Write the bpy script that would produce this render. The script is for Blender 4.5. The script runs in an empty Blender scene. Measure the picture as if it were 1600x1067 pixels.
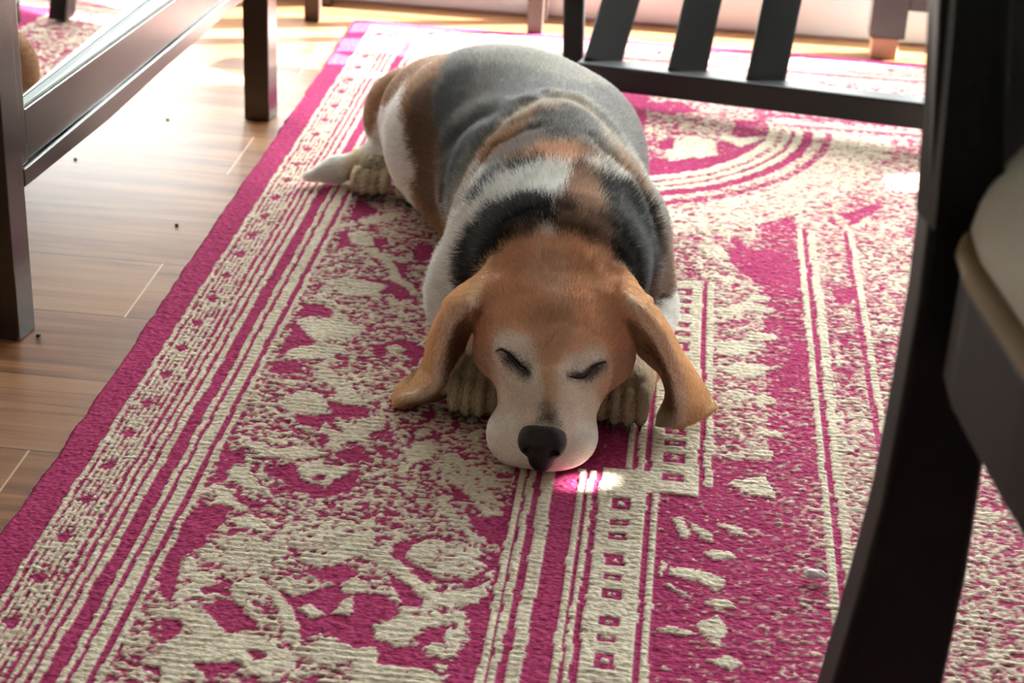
import bpy, bmesh, math, random
import numpy as np
from mathutils import Matrix, Vector

# ------------------------------------------------------------------ camera
SC = bpy.context.scene
COL = SC.collection
CAM_R = np.array([[ 0.99311 ,  0.10718 ,  0.047383],
 [-0.08938 ,  0.431278,  0.897781],
 [ 0.075788, -0.89583 ,  0.437886]])          # rows: camera axes in world terms (right, up, back)
CAM_C = np.array([ 0.073264, -1.213283,  0.702355])
cam_data = bpy.data.cameras.new('camera')
cam = bpy.data.objects.new('camera', cam_data)
COL.objects.link(cam)
cam_data.sensor_fit = 'HORIZONTAL'
cam_data.sensor_width = 36.0
cam_data.lens = 63.0
cam_data.clip_start = 0.05
cam.matrix_world = Matrix([[CAM_R[0][i], CAM_R[1][i], CAM_R[2][i], CAM_C[i]] for i in range(3)] + [[0, 0, 0, 1]])
cam_data.dof.use_dof = True
cam_data.dof.focus_distance = 1.37
cam_data.dof.aperture_fstop = 10.0
SC.camera = cam

# ------------------------------------------------------------------ sky, sun, exposure
SC.view_settings.view_transform = 'Standard'
SC.view_settings.look = 'None'
SC.view_settings.gamma = 1.0
SC.view_settings.exposure = 0.66
SC.cycles.max_bounces = 20
SC.cycles.diffuse_bounces = 12
SC.cycles.transmission_bounces = 12
SC.cycles.glossy_bounces = 6
SKY_STRENGTH = 10.0
world = bpy.data.worlds.new('sky')
SC.world = world
world.use_nodes = True
wn = world.node_tree.nodes
bg = wn['Background']
bg.inputs['Color'].default_value = (0.98, 0.985, 0.98, 1)
bg.inputs['Strength'].default_value = SKY_STRENGTH
SUN_DIR = Vector((0.80, 0.265, 0.53)).normalized()      # towards the sun
sun_data = bpy.data.lights.new('sun', 'SUN')
sun_data.energy = 75.0
sun_data.angle = 0.0095
sun_data.color = (1.0, 0.97, 0.93)
sun = bpy.data.objects.new('sun', sun_data)
COL.objects.link(sun)
sun.rotation_euler = SUN_DIR.to_track_quat('Z', 'Y').to_euler()
FLOOR_Z = -0.008
ROOM = dict(x0=-2.3, x1=1.9, y0=-2.6, y1=1.31, z1=2.35)
def portal(name, loc, rot, sx, sy):
    d = bpy.data.lights.new(name, 'AREA')
    d.shape = 'RECTANGLE'; d.size = sx; d.size_y = sy
    d.cycles.is_portal = True
    o = bpy.data.objects.new(name, d); COL.objects.link(o)
    o.location = loc; o.rotation_euler = rot
portal('daylight_through_glass_door', (0.05, 1.40, 0.63), (math.radians(-90), 0, 0), 3.3, 1.26)

# ------------------------------------------------------------------ helpers
def px_ray(px, py):
    return np.array([px - 800.0, 533.5 - py, -2800.0]) @ CAM_R
def at(px, py, z=0.0):
    r = px_ray(px, py); return CAM_C + r * ((z - CAM_C[2]) / r[2])
def at_y(px, py, y):
    r = px_ray(px, py); return CAM_C + r * ((y - CAM_C[1]) / r[1])

def link(name, me, mats=(), parent=None, smooth=False):
    o = bpy.data.objects.new(name, me)
    COL.objects.link(o)
    for m in mats: me.materials.append(m)
    if parent is not None: o.parent = parent
    if smooth:
        me.polygons.foreach_set('use_smooth', [True] * len(me.polygons))
    return o
def obj(name, bm, mat, parent=None, smooth=False):
    me = bpy.data.meshes.new(name)
    bmesh.ops.recalc_face_normals(bm, faces=bm.faces)
    bm.to_mesh(me); bm.free()
    return link(name, me, [mat], parent, smooth)
def tag(o, label, cat, group=None):
    o['label'] = label; o['category'] = cat
    if group: o['group'] = group
    return o
def struct(o):
    o['kind'] = 'structure'; return o
def thing(name, label, cat, loc=(0, 0, 0)):
    o = bpy.data.objects.new(name, None)
    COL.objects.link(o); o.location = loc
    bpy.context.view_layer.update()
    return tag(o, label, cat)
def rel(p, root):
    return Vector(p) - root.location
def add_box(bm, lo, hi):
    vs = [bm.verts.new((x, y, z)) for z in (lo[2], hi[2]) for y in (lo[1], hi[1]) for x in (lo[0], hi[0])]
    for f in ((0, 2, 3, 1), (4, 5, 7, 6), (0, 1, 5, 4), (2, 6, 7, 3), (0, 4, 6, 2), (1, 3, 7, 5)):
        bm.faces.new([vs[i] for i in f])
def add_hexa(bm, bottom, top):
    """solid between two matching polygons"""
    b = [bm.verts.new(tuple(p)) for p in bottom]; t = [bm.verts.new(tuple(p)) for p in top]
    n = len(b)
    bm.faces.new(b[::-1]); bm.faces.new(t)
    for i in range(n):
        bm.faces.new([b[i], b[(i + 1) % n], t[(i + 1) % n], t[i]])
def bevel(bm, w, seg=2):
    bmesh.ops.recalc_face_normals(bm, faces=bm.faces)
    es = [e for e in bm.edges if len(e.link_faces) == 2 and e.calc_face_angle(0) > 0.5]
    bmesh.ops.bevel(bm, geom=es, offset=w, segments=seg, affect='EDGES', profile=0.5)
def box_obj(name, lo, hi, mat, parent=None, bev=0.0):
    bm = bmesh.new()
    off = parent.location if parent is not None else Vector((0, 0, 0))
    add_box(bm, Vector(lo) - off, Vector(hi) - off)
    if bev: bevel(bm, bev)
    return obj(name, bm, mat, parent)

# ------------------------------------------------------------------ materials
class NT:
    def __init__(s, name):
        s.m = bpy.data.materials.new(name); s.m.use_nodes = True
        s.t = s.m.node_tree; s.b = s.t.nodes['Principled BSDF']; s.out = s.t.nodes['Material Output']
    def n(s, kind, **kw):
        x = s.t.nodes.new(kind)
        for k, v in kw.items():
            if k.startswith('i_'): x.inputs[k[2:].replace('_', ' ')].default_value = v
            else: setattr(x, k, v)
        return x
    def l(s, a, b): s.t.links.new(a, b)
    def math(s, op, a, b=None, c=None):
        x = s.n('ShaderNodeMath', operation=op)
        for i, v in enumerate((a, b, c)):
            if v is None: continue
            if isinstance(v, (int, float)): x.inputs[i].default_value = v
            else: s.l(v, x.inputs[i])
        return x.outputs[0]
    def mix(s, fac, a, b):
        x = s.n('ShaderNodeMix', data_type='RGBA')
        for i, v in ((0, fac), (6, a), (7, b)):
            if isinstance(v, (int, float)): x.inputs[i].default_value = v
            elif isinstance(v, tuple): x.inputs[i].default_value = v if len(v) == 4 else v + (1,)
            else: s.l(v, x.inputs[i])
        return x.outputs[2]
    def ramp(s, fac, stops):
        x = s.n('ShaderNodeValToRGB')
        e = x.color_ramp.elements
        while len(e) < len(stops): e.new(0.5)
        for i, (p, c) in enumerate(stops):
            e[i].position = p; e[i].color = c if len(c) == 4 else tuple(c) + (1,)
        s.l(fac, x.inputs[0]); return x.outputs[0]
    def bump(s, h, strength, dist):
        x = s.n('ShaderNodeBump'); x.inputs['Strength'].default_value = strength; x.inputs['Distance'].default_value = dist
        s.l(h, x.inputs['Height']); s.l(x.outputs[0], s.b.inputs['Normal'])

def plain(name, col, rough=0.6, spec=0.5, noise=0.06, scale=30.0, bump=0.0):
    k = NT(name)
    co = k.n('ShaderNodeNewGeometry').outputs['Position']
    nz = k.n('ShaderNodeTexNoise', i_Scale=scale, i_Detail=5.0)
    k.l(co, nz.inputs['Vector'])
    c = k.mix(nz.outputs['Fac'], tuple(v * (1 - noise) for v in col), tuple(min(1, v * (1 + noise)) for v in col))
    k.l(c, k.b.inputs['Base Color'])
    k.b.inputs['Roughness'].default_value = rough
    k.b.inputs['Specular IOR Level'].default_value = spec
    if bump: k.bump(nz.outputs['Fac'], bump, 0.002)
    return k.m
def stained_wood(name, col, rough, axis=(1, 1, 8), spec=0.5, coat=0.0):
    k = NT(name)
    k.b.inputs['Coat Weight'].default_value = coat; k.b.inputs['Coat Roughness'].default_value = 0.22; k.b.inputs['Coat IOR'].default_value = 1.6
    co = k.n('ShaderNodeNewGeometry').outputs['Position']
    mp = k.n('ShaderNodeMapping'); mp.inputs['Scale'].default_value = axis
    k.l(co, mp.inputs['Vector'])
    nz = k.n('ShaderNodeTexNoise', i_Scale=28.0, i_Detail=6.0, i_Roughness=0.6)
    k.l(mp.outputs[0], nz.inputs['Vector'])
    c = k.mix(nz.outputs['Fac'], tuple(v * 0.6 for v in col), tuple(v * 1.4 for v in col))
    k.l(c, k.b.inputs['Base Color'])
    k.b.inputs['Roughness'].default_value = rough
    k.b.inputs['Specular IOR Level'].default_value = spec
    k.bump(nz.outputs['Fac'], 0.15, 0.001)
    return k.m
M_DARK = stained_wood('black_brown_wood', (0.006, 0.005, 0.005), 0.24, (40, 40, 3), 0.6, 0.9)
M_CHAIR = stained_wood('black_satin_wood', (0.004, 0.004, 0.004), 0.5, (3, 30, 30), 0.2)
M_SLAT = stained_wood('dark_grey_satin_wood', (0.006, 0.007, 0.0075), 0.48, (3, 30, 30), 0.35)
M_BROWN = stained_wood('dark_brown_wood', (0.05, 0.028, 0.022), 0.5, (30, 30, 3))
M_WALL = plain('warm_beige_paint', (0.32, 0.30, 0.27), 0.8)
M_WHITE = plain('white_gloss_paint', (0.74, 0.80, 0.86), 0.35)
M_CEIL = plain('ceiling_white', (0.45, 0.44, 0.42), 0.9)
def glass_mat(name, tint, refl):
    k = NT(name)
    tr = k.n('ShaderNodeBsdfTransparent'); tr.inputs['Color'].default_value = tint + (1,)
    gl = k.n('ShaderNodeBsdfGlossy'); gl.inputs['Roughness'].default_value = 0.015
    mx = k.n('ShaderNodeMixShader')
    if refl is None:
        fr = k.n('ShaderNodeFresnel'); fr.inputs['IOR'].default_value = 1.5
        k.l(k.math('MULTIPLY', fr.outputs[0], k.math('SUBTRACT', 1.0, k.n('ShaderNodeNewGeometry').outputs['Backfacing'])), mx.inputs[0])
    else:
        fr = k.n('ShaderNodeLayerWeight'); fr.inputs['Blend'].default_value = refl
        k.l(fr.outputs['Facing'], mx.inputs[0])
    k.l(tr.outputs[0], mx.inputs[1]); k.l(gl.outputs[0], mx.inputs[2])
    k.l(mx.outputs[0], k.out.inputs['Surface'])
    return k.m
M_GLASS = glass_mat('window_glass', (0.96, 0.98, 0.97), None)
M_CABGLASS = glass_mat('cabinet_glass', (0.10, 0.12, 0.12), 0.75)

# ------------------------------------------------------------------ room shell
def plank_material():
    k = NT('oak_laminate_planks')
    sp = k.n('ShaderNodeSeparateXYZ'); k.l(k.n('ShaderNodeNewGeometry').outputs['Position'], sp.inputs[0])
    x, y = sp.outputs[0], sp.outputs[1]
    v = k.math('DIVIDE', k.math('SUBTRACT', y, 0.0935 - 1.245), 0.1245)
    row = k.math('FLOOR', v); fv = k.math('FRACT', v)
    r3 = k.math('MODULO', k.math('ADD', row, 1.0), 3.0)
    u = k.math('DIVIDE', k.math('ADD', k.math('ADD', x, 0.402 + 12.0), k.math('MULTIPLY', r3, 0.41)), 1.23)
    # joint at x=-0.402 on every third row
    fu = k.math('FRACT', k.math('ADD', u, 12.0 - 12.0 / 1.23 - math.floor(12.0)))
    pl = k.math('FLOOR', k.math('ADD', u, 12.0 - 12.0 / 1.23 - math.floor(12.0)))
    cid = k.n('ShaderNodeCombineXYZ'); k.l(row, cid.inputs[0]); k.l(pl, cid.inputs[1])
    wn_ = k.n('ShaderNodeTexWhiteNoise', noise_dimensions='3D'); k.l(cid.outputs[0], wn_.inputs['Vector'])
    # grain
    gx = k.n('ShaderNodeCombineXYZ')
    k.l(k.math('ADD', k.math('MULTIPLY', x, 1.6), k.math('MULTIPLY', wn_.outputs['Value'], 40.0)), gx.inputs[0])
    k.l(k.math('MULTIPLY', y, 26.0), gx.inputs[1])
    k.l(k.math('MULTIPLY', wn_.outputs['Value'], 9.0), gx.inputs[2])
    n1 = k.n('ShaderNodeTexNoise', i_Scale=1.5, i_Detail=7.0, i_Roughness=0.62, i_Distortion=0.9)
    k.l(gx.outputs[0], n1.inputs['Vector'])
    gx2 = k.n('ShaderNodeCombineXYZ')
    k.l(k.math('MULTIPLY', x, 6.0), gx2.inputs[0]); k.l(k.math('MULTIPLY', y, 220.0), gx2.inputs[1]); k.l(wn_.outputs['Value'], gx2.inputs[2])
    n2 = k.n('ShaderNodeTexNoise', i_Scale=2.0, i_Detail=4.0); k.l(gx2.outputs[0], n2.inputs['Vector'])
    g = k.math('ADD', k.math('MULTIPLY', n1.outputs['Fac'], 0.75), k.math('MULTIPLY', n2.outputs['Fac'], 0.25))
    g = k.math('ADD', g, k.math('MULTIPLY', k.math('SUBTRACT', wn_.outputs['Value'], 0.5), 0.16))
    c = k.ramp(g, [(0.28, (0.075, 0.026, 0.011)), (0.43, (0.165, 0.066, 0.027)), (0.55, (0.255, 0.115, 0.049)), (0.72, (0.33, 0.172, 0.080))])
    seam = k.math('LESS_THAN', k.math('MINIMUM', fv, k.math('SUBTRACT', 1.0, fv)), 0.009)
    c = k.mix(k.math('MULTIPLY', seam, 0.8), c, (0.05, 0.018, 0.008))
    joint = k.math('LESS_THAN', k.math('MINIMUM', fu, k.math('SUBTRACT', 1.0, fu)), 0.0007)
    c = k.mix(k.math('MULTIPLY', joint, 0.75), c, (0.62, 0.45, 0.30))
    k.l(c, k.b.inputs['Base Color'])
    k.b.inputs['Specular IOR Level'].default_value = 0.22
    k.l(k.math('ADD', k.math('MULTIPLY', n2.outputs['Fac'], 0.12), 0.36), k.b.inputs['Roughness'])
    h = k.math('SUBTRACT', k.math('MULTIPLY', n2.outputs['Fac'], 0.25), seam)
    k.bump(h, 0.25, 0.001)
    return k.m
R0 = ROOM
T = 0.1
struct(box_obj('floor', (R0['x0'] - T, R0['y0'] - T, FLOOR_Z - 0.08), (R0['x1'] + T, R0['y1'] + 0.16, FLOOR_Z), plank_material()))
struct(box_obj('ceiling', (R0['x0'] - T, R0['y0'] - T, R0['z1']), (R0['x1'] + T, R0['y1'] + 0.16, R0['z1'] + 0.1), M_CEIL))
struct(box_obj('wall_left', (R0['x0'] - T, R0['y0'], FLOOR_Z), (R0['x0'], R0['y1'] + 0.1, R0['z1']), M_WALL))
struct(box_obj('wall_front', (R0['x0'] - T, R0['y0'] - T, FLOOR_Z), (R0['x1'] + T, R0['y0'], R0['z1']), M_WALL))
def wall_with_hole(name, x0, x1, y0, y1, hx0, hx1, hz0, hz1):
    bm = bmesh.new(); z0, z1 = FLOOR_Z, R0['z1']
    add_box(bm, (x0, y0, z0), (hx0, y1, z1)); add_box(bm, (hx1, y0, z0), (x1, y1, z1))
    if hz0 > z0: add_box(bm, (hx0, y0, z0), (hx1, y1, hz0))
    add_box(bm, (hx0, y0, hz1), (hx1, y1, z1))
    return struct(obj(name, bm, M_WALL))
DX0, DX1, DZ1 = -1.6, 1.7, 2.08
wall_with_hole('wall_back', R0['x0'], R0['x1'], R0['y1'], R0['y1'] + 0.12, DX0, DX1, FLOOR_Z, DZ1)
# right wall: two invented slots let sun patches fall on the rug
SUN = np.array(SUN_DIR)
def wall_hit(p):
    t = (R0['x1'] - p[0]) / SUN[0]
    return np.array(p) + SUN * t
bm = bmesh.new()
hA = wall_hit((0.372, 0.742, 0.0)); hB = wall_hit((0.0300, -0.0085, 0.0))
# slots: (y0, y1, z0, z1)
slots = [(hB[1] - 0.009, hB[1] + 0.009, hB[2] - 0.012, hB[2] + 0.008),
         (hA[1] - 0.030, hA[1] + 0.022, hA[2] - 0.026, hA[2] + 0.030)]
ys = sorted({R0['y0'], R0['y1'] + 0.1} | {v for s in slots for v in s[:2]})
for a, b in zip(ys[:-1], ys[1:]):
    cur = [s for s in slots if s[0] <= (a + b) / 2 <= s[1]]
    zz = [FLOOR_Z]
    for s in sorted(cur, key=lambda s: s[2]): zz += [s[2], s[3]]
    zz.append(R0['z1'])
    for i in range(0, len(zz), 2): add_box(bm, (R0['x1'], a, zz[i]), (R0['x1'] + 0.012, b, zz[i + 1]))
struct(obj('wall_right', bm, M_WALL))

# sliding glass door in the back wall
door = struct(bpy.data.objects.new('door_1', None)); COL.objects.link(door)
FY0, FY1 = R0['y1'] + 0.005, R0['y1'] + 0.055
def bar(name, x0, x1, z0, z1, y0=FY0, y1=FY1): return box_obj(name, (x0, y0, z0), (x1, y1, z1), M_WHITE, door, 0.004)
bar('bottom_rail', DX0, DX1, FLOOR_Z, 0.075); bar('top_rail', DX0, DX1, DZ1 - 0.07, DZ1)
bar('stile', DX0, DX0 + 0.07, 0.075, DZ1 - 0.07); bar('stile', DX1 - 0.07, DX1, 0.075, DZ1 - 0.07)
bar('stile', -0.62, -0.55, 0.075, DZ1 - 0.07); bar('stile', 0.93, 1.00, 0.075, DZ1 - 0.07)
for a, b in ((DX0 + 0.07, -0.62), (-0.55, 0.93), (1.00, DX1 - 0.07)):
    box_obj('glass_pane', (a, FY0 + 0.02, 0.075), (b, FY0 + 0.026, DZ1 - 0.07), M_GLASS, door)
def cloth_mat(name, col, trans):
    k = NT(name)
    d = k.n('ShaderNodeBsdfDiffuse'); d.inputs['Color'].default_value = col + (1,)
    t = k.n('ShaderNodeBsdfTranslucent'); t.inputs['Color'].default_value = col + (1,)
    mx = k.n('ShaderNodeMixShader'); mx.inputs[0].default_value = trans
    k.l(d.outputs[0], mx.inputs[1]); k.l(t.outputs[0], mx.inputs[2]); k.l(mx.outputs[0], k.out.inputs['Surface'])
    return k.m
# white curtain added to diffuse the sun, out-of-view blind added to cut daylight
bm = bmesh.new(); n_ = 120; prev = None
for i in range(n_ + 1):
    x = 0.90 + 0.86 * i / n_; y = R0['y1'] - 0.032 + 0.016 * math.sin(i * 0.55) + 0.006 * math.sin(i * 1.3 + 1)
    cur = [bm.verts.new((x, y, 0.02)), bm.verts.new((x, y, 2.14))]
    if prev: bm.faces.new([prev[0], cur[0], cur[1], prev[1]])
    prev = cur
cu = obj('curtain', bm, cloth_mat('white_sheer_cloth', (0.80, 0.86, 0.92), 0.8), None, True)
tag(cu, 'white sheer curtain added over the right part of the glass door to diffuse the sun', 'curtain')
rb_ = thing('added_blind', 'unseen grey blind added to cut daylight through the upper glass door', 'blind', (-0.35, R0['y1'] - 0.06, 2.1))
box_obj('added_blind_cloth', (-1.62, R0['y1'] - 0.066, 0.97), (0.88, R0['y1'] - 0.063, 2.13), M_CEIL, rb_)
box_obj('added_blind_bar', (-1.62, R0['y1'] - 0.072, 0.94), (0.88, R0['y1'] - 0.058, 0.9695), M_WHITE, rb_, 0.003)
M_PATIO = plain('pale_paving', (0.55, 0.53, 0.5), 0.8)
struct(box_obj('ground', (-6, R0['y1'] + 0.17, FLOOR_Z - 0.10), (8, 9, FLOOR_Z - 0.02), M_PATIO))

# ------------------------------------------------------------------ rug
RUG_MOTIFS = [
 (0.75,[-245,274,-238,283,-223,281,-211,263,-208,242,-215,241,-218,259,-231,269]),
 (0.9,[-246,230,-209,240,-179,222,-197,196,-220,191,-233,206]),
 (0.95,[-243,157,-235,174,-211,185,-189,185,-199,161,-220,153]),
 (0.95,[-208,151,-193,138,-174,114,-154,84,-170,78,-188,107,-206,123]),
 (0.85,[-217,90,-201,97,-187,81,-185,62,-198,52,-217,60,-227,73]),
 (0.9,[-246,113,-222,112,-207,111,-224,104,-243,108]),
 (0.9,[-242,12,-216,-7,-189,8,-168,-5,-194,-15,-217,-18,-235,-4]),
 (0.85,[-241,321,-218,336,-187,323,-178,296,-214,293]),
 (0,[-245,265,-228,268,-218,256,-221,242,-238,238,-250,240]),
 (0,[-248,232,-226,196,-222,189,-241,165,-246,156,-246,190]),
 (0,[-245,148,-230,151,-219,137,-225,126,-238,121,-248,127]),
 (0.05,[-208,50,-179,62,-175,48,-192,39,-206,40]),
 (0.1,[-165,-1,-146,16,-135,1,-146,-11,-160,-10]),
 (0.05,[-253,-15,-236,-8,-230,-24,-241,-36,-240,-58,-247,-60]),
 (0.1,[-172,192,-146,211,-122,198,-123,181,-151,184,-166,181]),
 (0.95,[-160,191,-150,199,-137,191,-151,182]),
 (0.05,[-186,374,-175,371,-163,348,-173,346]),
 (0.1,[-200,338,-166,332,-155,310,-183,302]),
 (0.1,[-187,81,-151,78,-148,62,-177,57]),
 (0.92,[-176,11,-154,57,-139,68,-132,51,-148,26,-172,6]),
 (0.9,[-108,27,-94,37,-84,15,-95,2,-105,-13]),
 (0.68,[-228,-145,-214,-129,-186,-131,-172,-107,-118,-97,-115,-130,-130,-156,-150,-163,-168,-140,-173,-176,-195,-177,-222,-168]),
 (0.02,[-212,-36,-191,-19,-187,-39,-173,-49,-144,-30,-138,-46,-160,-69,-185,-62]),
 (0.95,[-191,-19,-177,-19,-149,-21,-163,-54,-168,-48,-161,-32,-183,-41]),
 (0.95,[-243,-42,-227,-32,-220,-45,-207,-63,-219,-63,-237,-55]),
 (0.95,[-246,-65,-238,-63,-215,-92,-229,-93,-241,-76]),
 (0.05,[-228,-73,-212,-77,-202,-85,-205,-92,-218,-88]),
 (0.95,[-221,-110,-206,-101,-185,-122,-198,-124,-214,-118]),
 (0.02,[-169,-158,-153,-166,-124,-155,-115,-165,-128,-182,-149,-171]),
 (0.03,[-262,-151,-248,-93,-228,-96,-222,-111,-232,-131,-229,-148,-243,-166,-236,-209,-244,-213]),
 (0.95,[-242,-171,-234,-167,-225,-182,-209,-182,-217,-198,-215,-211,-234,-216,-236,-209,-225,-196]),
 (0.03,[-218,-201,-201,-188,-197,-191,-206,-204,-215,-208]),
 (0.02,[-213,-219,-193,-210,-174,-228,-169,-242,-190,-249]),
 (0.03,[-165,-196,-141,-192,-128,-179,-113,-193,-96,-187,-78,-202,-84,-214,-96,-221,-89,-246,-103,-253,-121,-239,-137,-247,-151,-216]),
 (0.93,[-199,-192,-184,-182,-165,-196,-151,-216,-139,-245,-139,-257,-150,-249,-159,-222,-173,-203,-186,-200,-185,-214,-171,-224,-160,-233,-170,-240,-176,-228,-194,-210]),
 (0.9,[-239,-231,-224,-223,-205,-228,-190,-251,-171,-248,-147,-261,-138,-264,-136,-283,-167,-289,-176,-281,-200,-285,-191,-300,-215,-313,-226,-275,-217,-258,-209,-257,-221,-241,-236,-241]),
 (0,[-236,-241,-226,-239,-218,-248,-221,-262,-227,-270]),
 (0,[-202,-286,-179,-281,-167,-284,-173,-292,-189,-300]),
 (0.1,[-172,-268,-161,-266,-154,-272,-162,-278]),
 (0.85,[-137,-257,-120,-241,-102,-258,-87,-253,-79,-274,-95,-276,-99,-267,-115,-277,-128,-268]),
 (0.95,[-148,-212,-140,-206,-127,-217,-136,-225]),
 (0.95,[-124,-216,-121,-199,-113,-193,-109,-208,-113,-217]),
 (0.85,[-125,-178,-117,-171,-102,-185,-88,-177,-86,-188,-105,-188,-122,-189]),
 (0.85,[-151,-188,-131,-179,-141,-192,-155,-200,-166,-191,-166,-177,-152,-183]),
 (0.02,[-85,-250,-62,-244,-58,-267,-80,-269]),
 (0.9,[-81,-274,-58,-267,-55,-285,-78,-289]),
 (0.72,[-87,19,-69,16,-45,-8,-30,-19,-35,-33,-43,-28,-26,-71,-38,-70,-62,-38,-77,-25]),
 (0.05,[-67,-39,-61,-35,-45,-55,-49,-56]),
 (0.02,[-51,-72,-28,-71,-18,-69,-19,-107,-30,-109]),
 (0.03,[-98,-124,-84,-113,-66,-103,-51,-116,-31,-127,-22,-143,-38,-165,-60,-166,-75,-152,-88,-149]),
 (0.9,[-68,-56,-44,-96,-31,-109,-39,-110,-63,-78,-76,-58]),
 (0.72,[-84,-122,-69,-107,-53,-116,-30,-121,-36,-134,-26,-140,-39,-160,-58,-160,-86,-140]),
 (0,[-115,-190,-100,-188,-77,-208,-94,-221,-94,-239,-74,-248,-57,-245,-54,-255,-38,-276,-54,-269,-80,-269,-89,-251,-104,-248]),
 (0.02,[-22,-171,-13,-147,-14,-278,-35,-282,-40,-267,-33,-251,-28,-230,-34,-200]),
 (0.02,[-95,-162,-80,-170,-64,-189,-66,-200,-80,-195,-88,-177]),
 (0.9,[-115,-139,-108,-126,-73,-163,-55,-179,-26,-166,-22,-176,-29,-188,-53,-195,-62,-205,-82,-203,-77,-197,-63,-200,-65,-187]),
 (0.9,[-93,-226,-80,-213,-52,-203,-47,-213,-71,-233,-66,-244,-74,-248,-89,-238]),
 (0.02,[-66,-237,-47,-215,-43,-235,-56,-243,-60,-246]),
 (0.95,[-56,-245,-51,-238,-42,-250,-45,-218,-30,-230,-38,-201,-45,-197,-45,-207,-39,-217,-33,-251,-44,-255,-53,-252]),
 (0.9,[-103,-253,-92,-249,-81,-269,-54,-267,-38,-278,-37,-282,-96,-292]),
 (0.03,[-247,543,-221,510,-219,501,-243,476,-245,467]),
 (0.85,[-239,475,-224,490,-209,503,-193,512,-202,486,-221,472]),
 (0.95,[-240,436,-231,451,-215,437,-204,417,-213,411,-228,416]),
 (0.03,[-211,433,-198,441,-194,424,-204,413]),
 (0.03,[-250,443,-241,449,-230,411,-242,400]),
 (0.85,[-220,409,-202,405,-192,385,-164,400,-171,377,-202,383]),
 (0.95,[-198,388,-187,387,-164,338,-144,314,-146,303,-170,333]),
 (0.03,[-183,383,-173,381,-161,359,-172,353]),
 (0.08,[-166,430,-151,434,-145,392,-166,387]),
 (0.9,[-221,310,-213,319,-189,332,-178,323,-184,302,-208,293]),
 (0.05,[-183,322,-154,312,-142,296,-167,298]),
 (0.1,[-203,337,-185,337,-189,329,-198,328]),
 (0.9,[101,-50,111,-48,118,-72,110,-77]),
 (0.9,[116,-51,123,-56,135,-66,133,-79,123,-71]),
 (0.9,[136,-50,154,-53,162,-67,149,-63]),
 (0.9,[127,-92,143,-87,152,-96,136,-102]),
 (0.9,[102,-120,124,-116,143,-127,137,-142,124,-133,104,-128]),
 (0.9,[99,-138,105,-139,123,-159,112,-152]),
 (0.9,[127,-155,143,-149,150,-159,137,-164]),
 (0.9,[122,-183,137,-170,144,-189,138,-208,129,-202,125,-193]),
 (0.9,[96,-193,110,-190,125,-198,110,-201]),
 (0.9,[130,-225,144,-218,153,-226,146,-235]),
 (0.9,[97,-109,100,-112,97,-132,95,-133]),
 (0.9,[144,11,174,30,182,-9,163,-3]),
 (0.9,[134,335,152,349,166,358,191,347,184,337,161,340,141,309]),
 (0.9,[163,293,187,293,191,281,163,272]),
 (0.9,[162,227,186,223,190,214,162,213]),
 (0.9,[168,166,186,163,188,152,170,150]),
 (0.9,[167,103,189,101,190,93,167,94]),
 (0.9,[166,72,180,70,182,59,164,59]),
 (0.9,[169,381,185,373,180,361,164,363]),
 (0.9,[132,261,158,271,178,265,160,242,137,237]),
 (0.9,[139,208,158,231,173,206,152,192]),
 (0.9,[137,162,156,174,170,164,155,148]),
 (0.9,[114,490,138,489,146,459,124,461]),
 (0.9,[136,451,153,448,143,437]),
 (0.9,[129,419,155,416,146,396]),
 (0.1,[143,490,202,490,223,422,180,395,148,447]),
 (0.15,[148,510,165,501,160,468]),
 (0.15,[181,217,203,226,214,205,185,203]),
 (0.15,[241,309,258,307,252,275]),
 (0.15,[246,403,269,414,262,373,248,370]),
 (0.15,[237,238,258,232,252,212]),
 (0.1,[204,271,221,269,215,224,193,173,187,199]),
 (0.9,[141,842,160,834,193,848,160,798,133,827]),
 (0.9,[181,810,196,810,194,797,183,798]),
 (0.9,[96,713,117,723,121,707,103,702]),
 (0.85,[72,768,100,826,130,813,135,746,106,751,77,732]),
 (0.1,[76,720,141,772,190,828,210,873,212,846,189,777,147,725,77,682]),
 (0.15,[42,942,87,953,110,916,77,901,50,901]),
 (0.1,[63,797,84,815,81,770,66,772]),
 (0.15,[265,607,302,647,311,639,280,584]),
]

RNG = np.random.default_rng(11)
LAT = RNG.random((256, 256)).astype(np.float32)
def vnoise(u, v, seed=0):
    u = u + seed * 17.31; v = v + seed * 9.73
    iu = np.floor(u).astype(int); iv = np.floor(v).astype(int)
    fu = u - iu; fv = v - iv
    fu = fu * fu * (3 - 2 * fu); fv = fv * fv * (3 - 2 * fv)
    g = lambda a, b: LAT[a & 255, b & 255]
    return (g(iu, iv) * (1 - fu) + g(iu + 1, iv) * fu) * (1 - fv) + (g(iu, iv + 1) * (1 - fu) + g(iu + 1, iv + 1) * fu) * fv
def fbm(u, v, seed=0, oct=3):
    s = 0; a = 0.5; t = 0
    for o in range(oct):
        s = s + a * vnoise(u * 2 ** o, v * 2 ** o, seed + o); t += a; a *= 0.55
    return s / t
def in_poly(x, y, pts):
    ins = np.zeros(x.shape, bool)
    n = len(pts)
    for i in range(n):
        x1, y1 = pts[i]; x2, y2 = pts[(i + 1) % n]
        if y1 == y2: continue
        c = ((y1 > y) != (y2 > y)) & (x < (x2 - x1) * (y - y1) / (y2 - y1) + x1)
        ins ^= c
    return ins
RUG_X0, RUG_X1, RUG_Y0, RUG_Y1 = -0.378, 1.12, -1.05, 1.21
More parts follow.
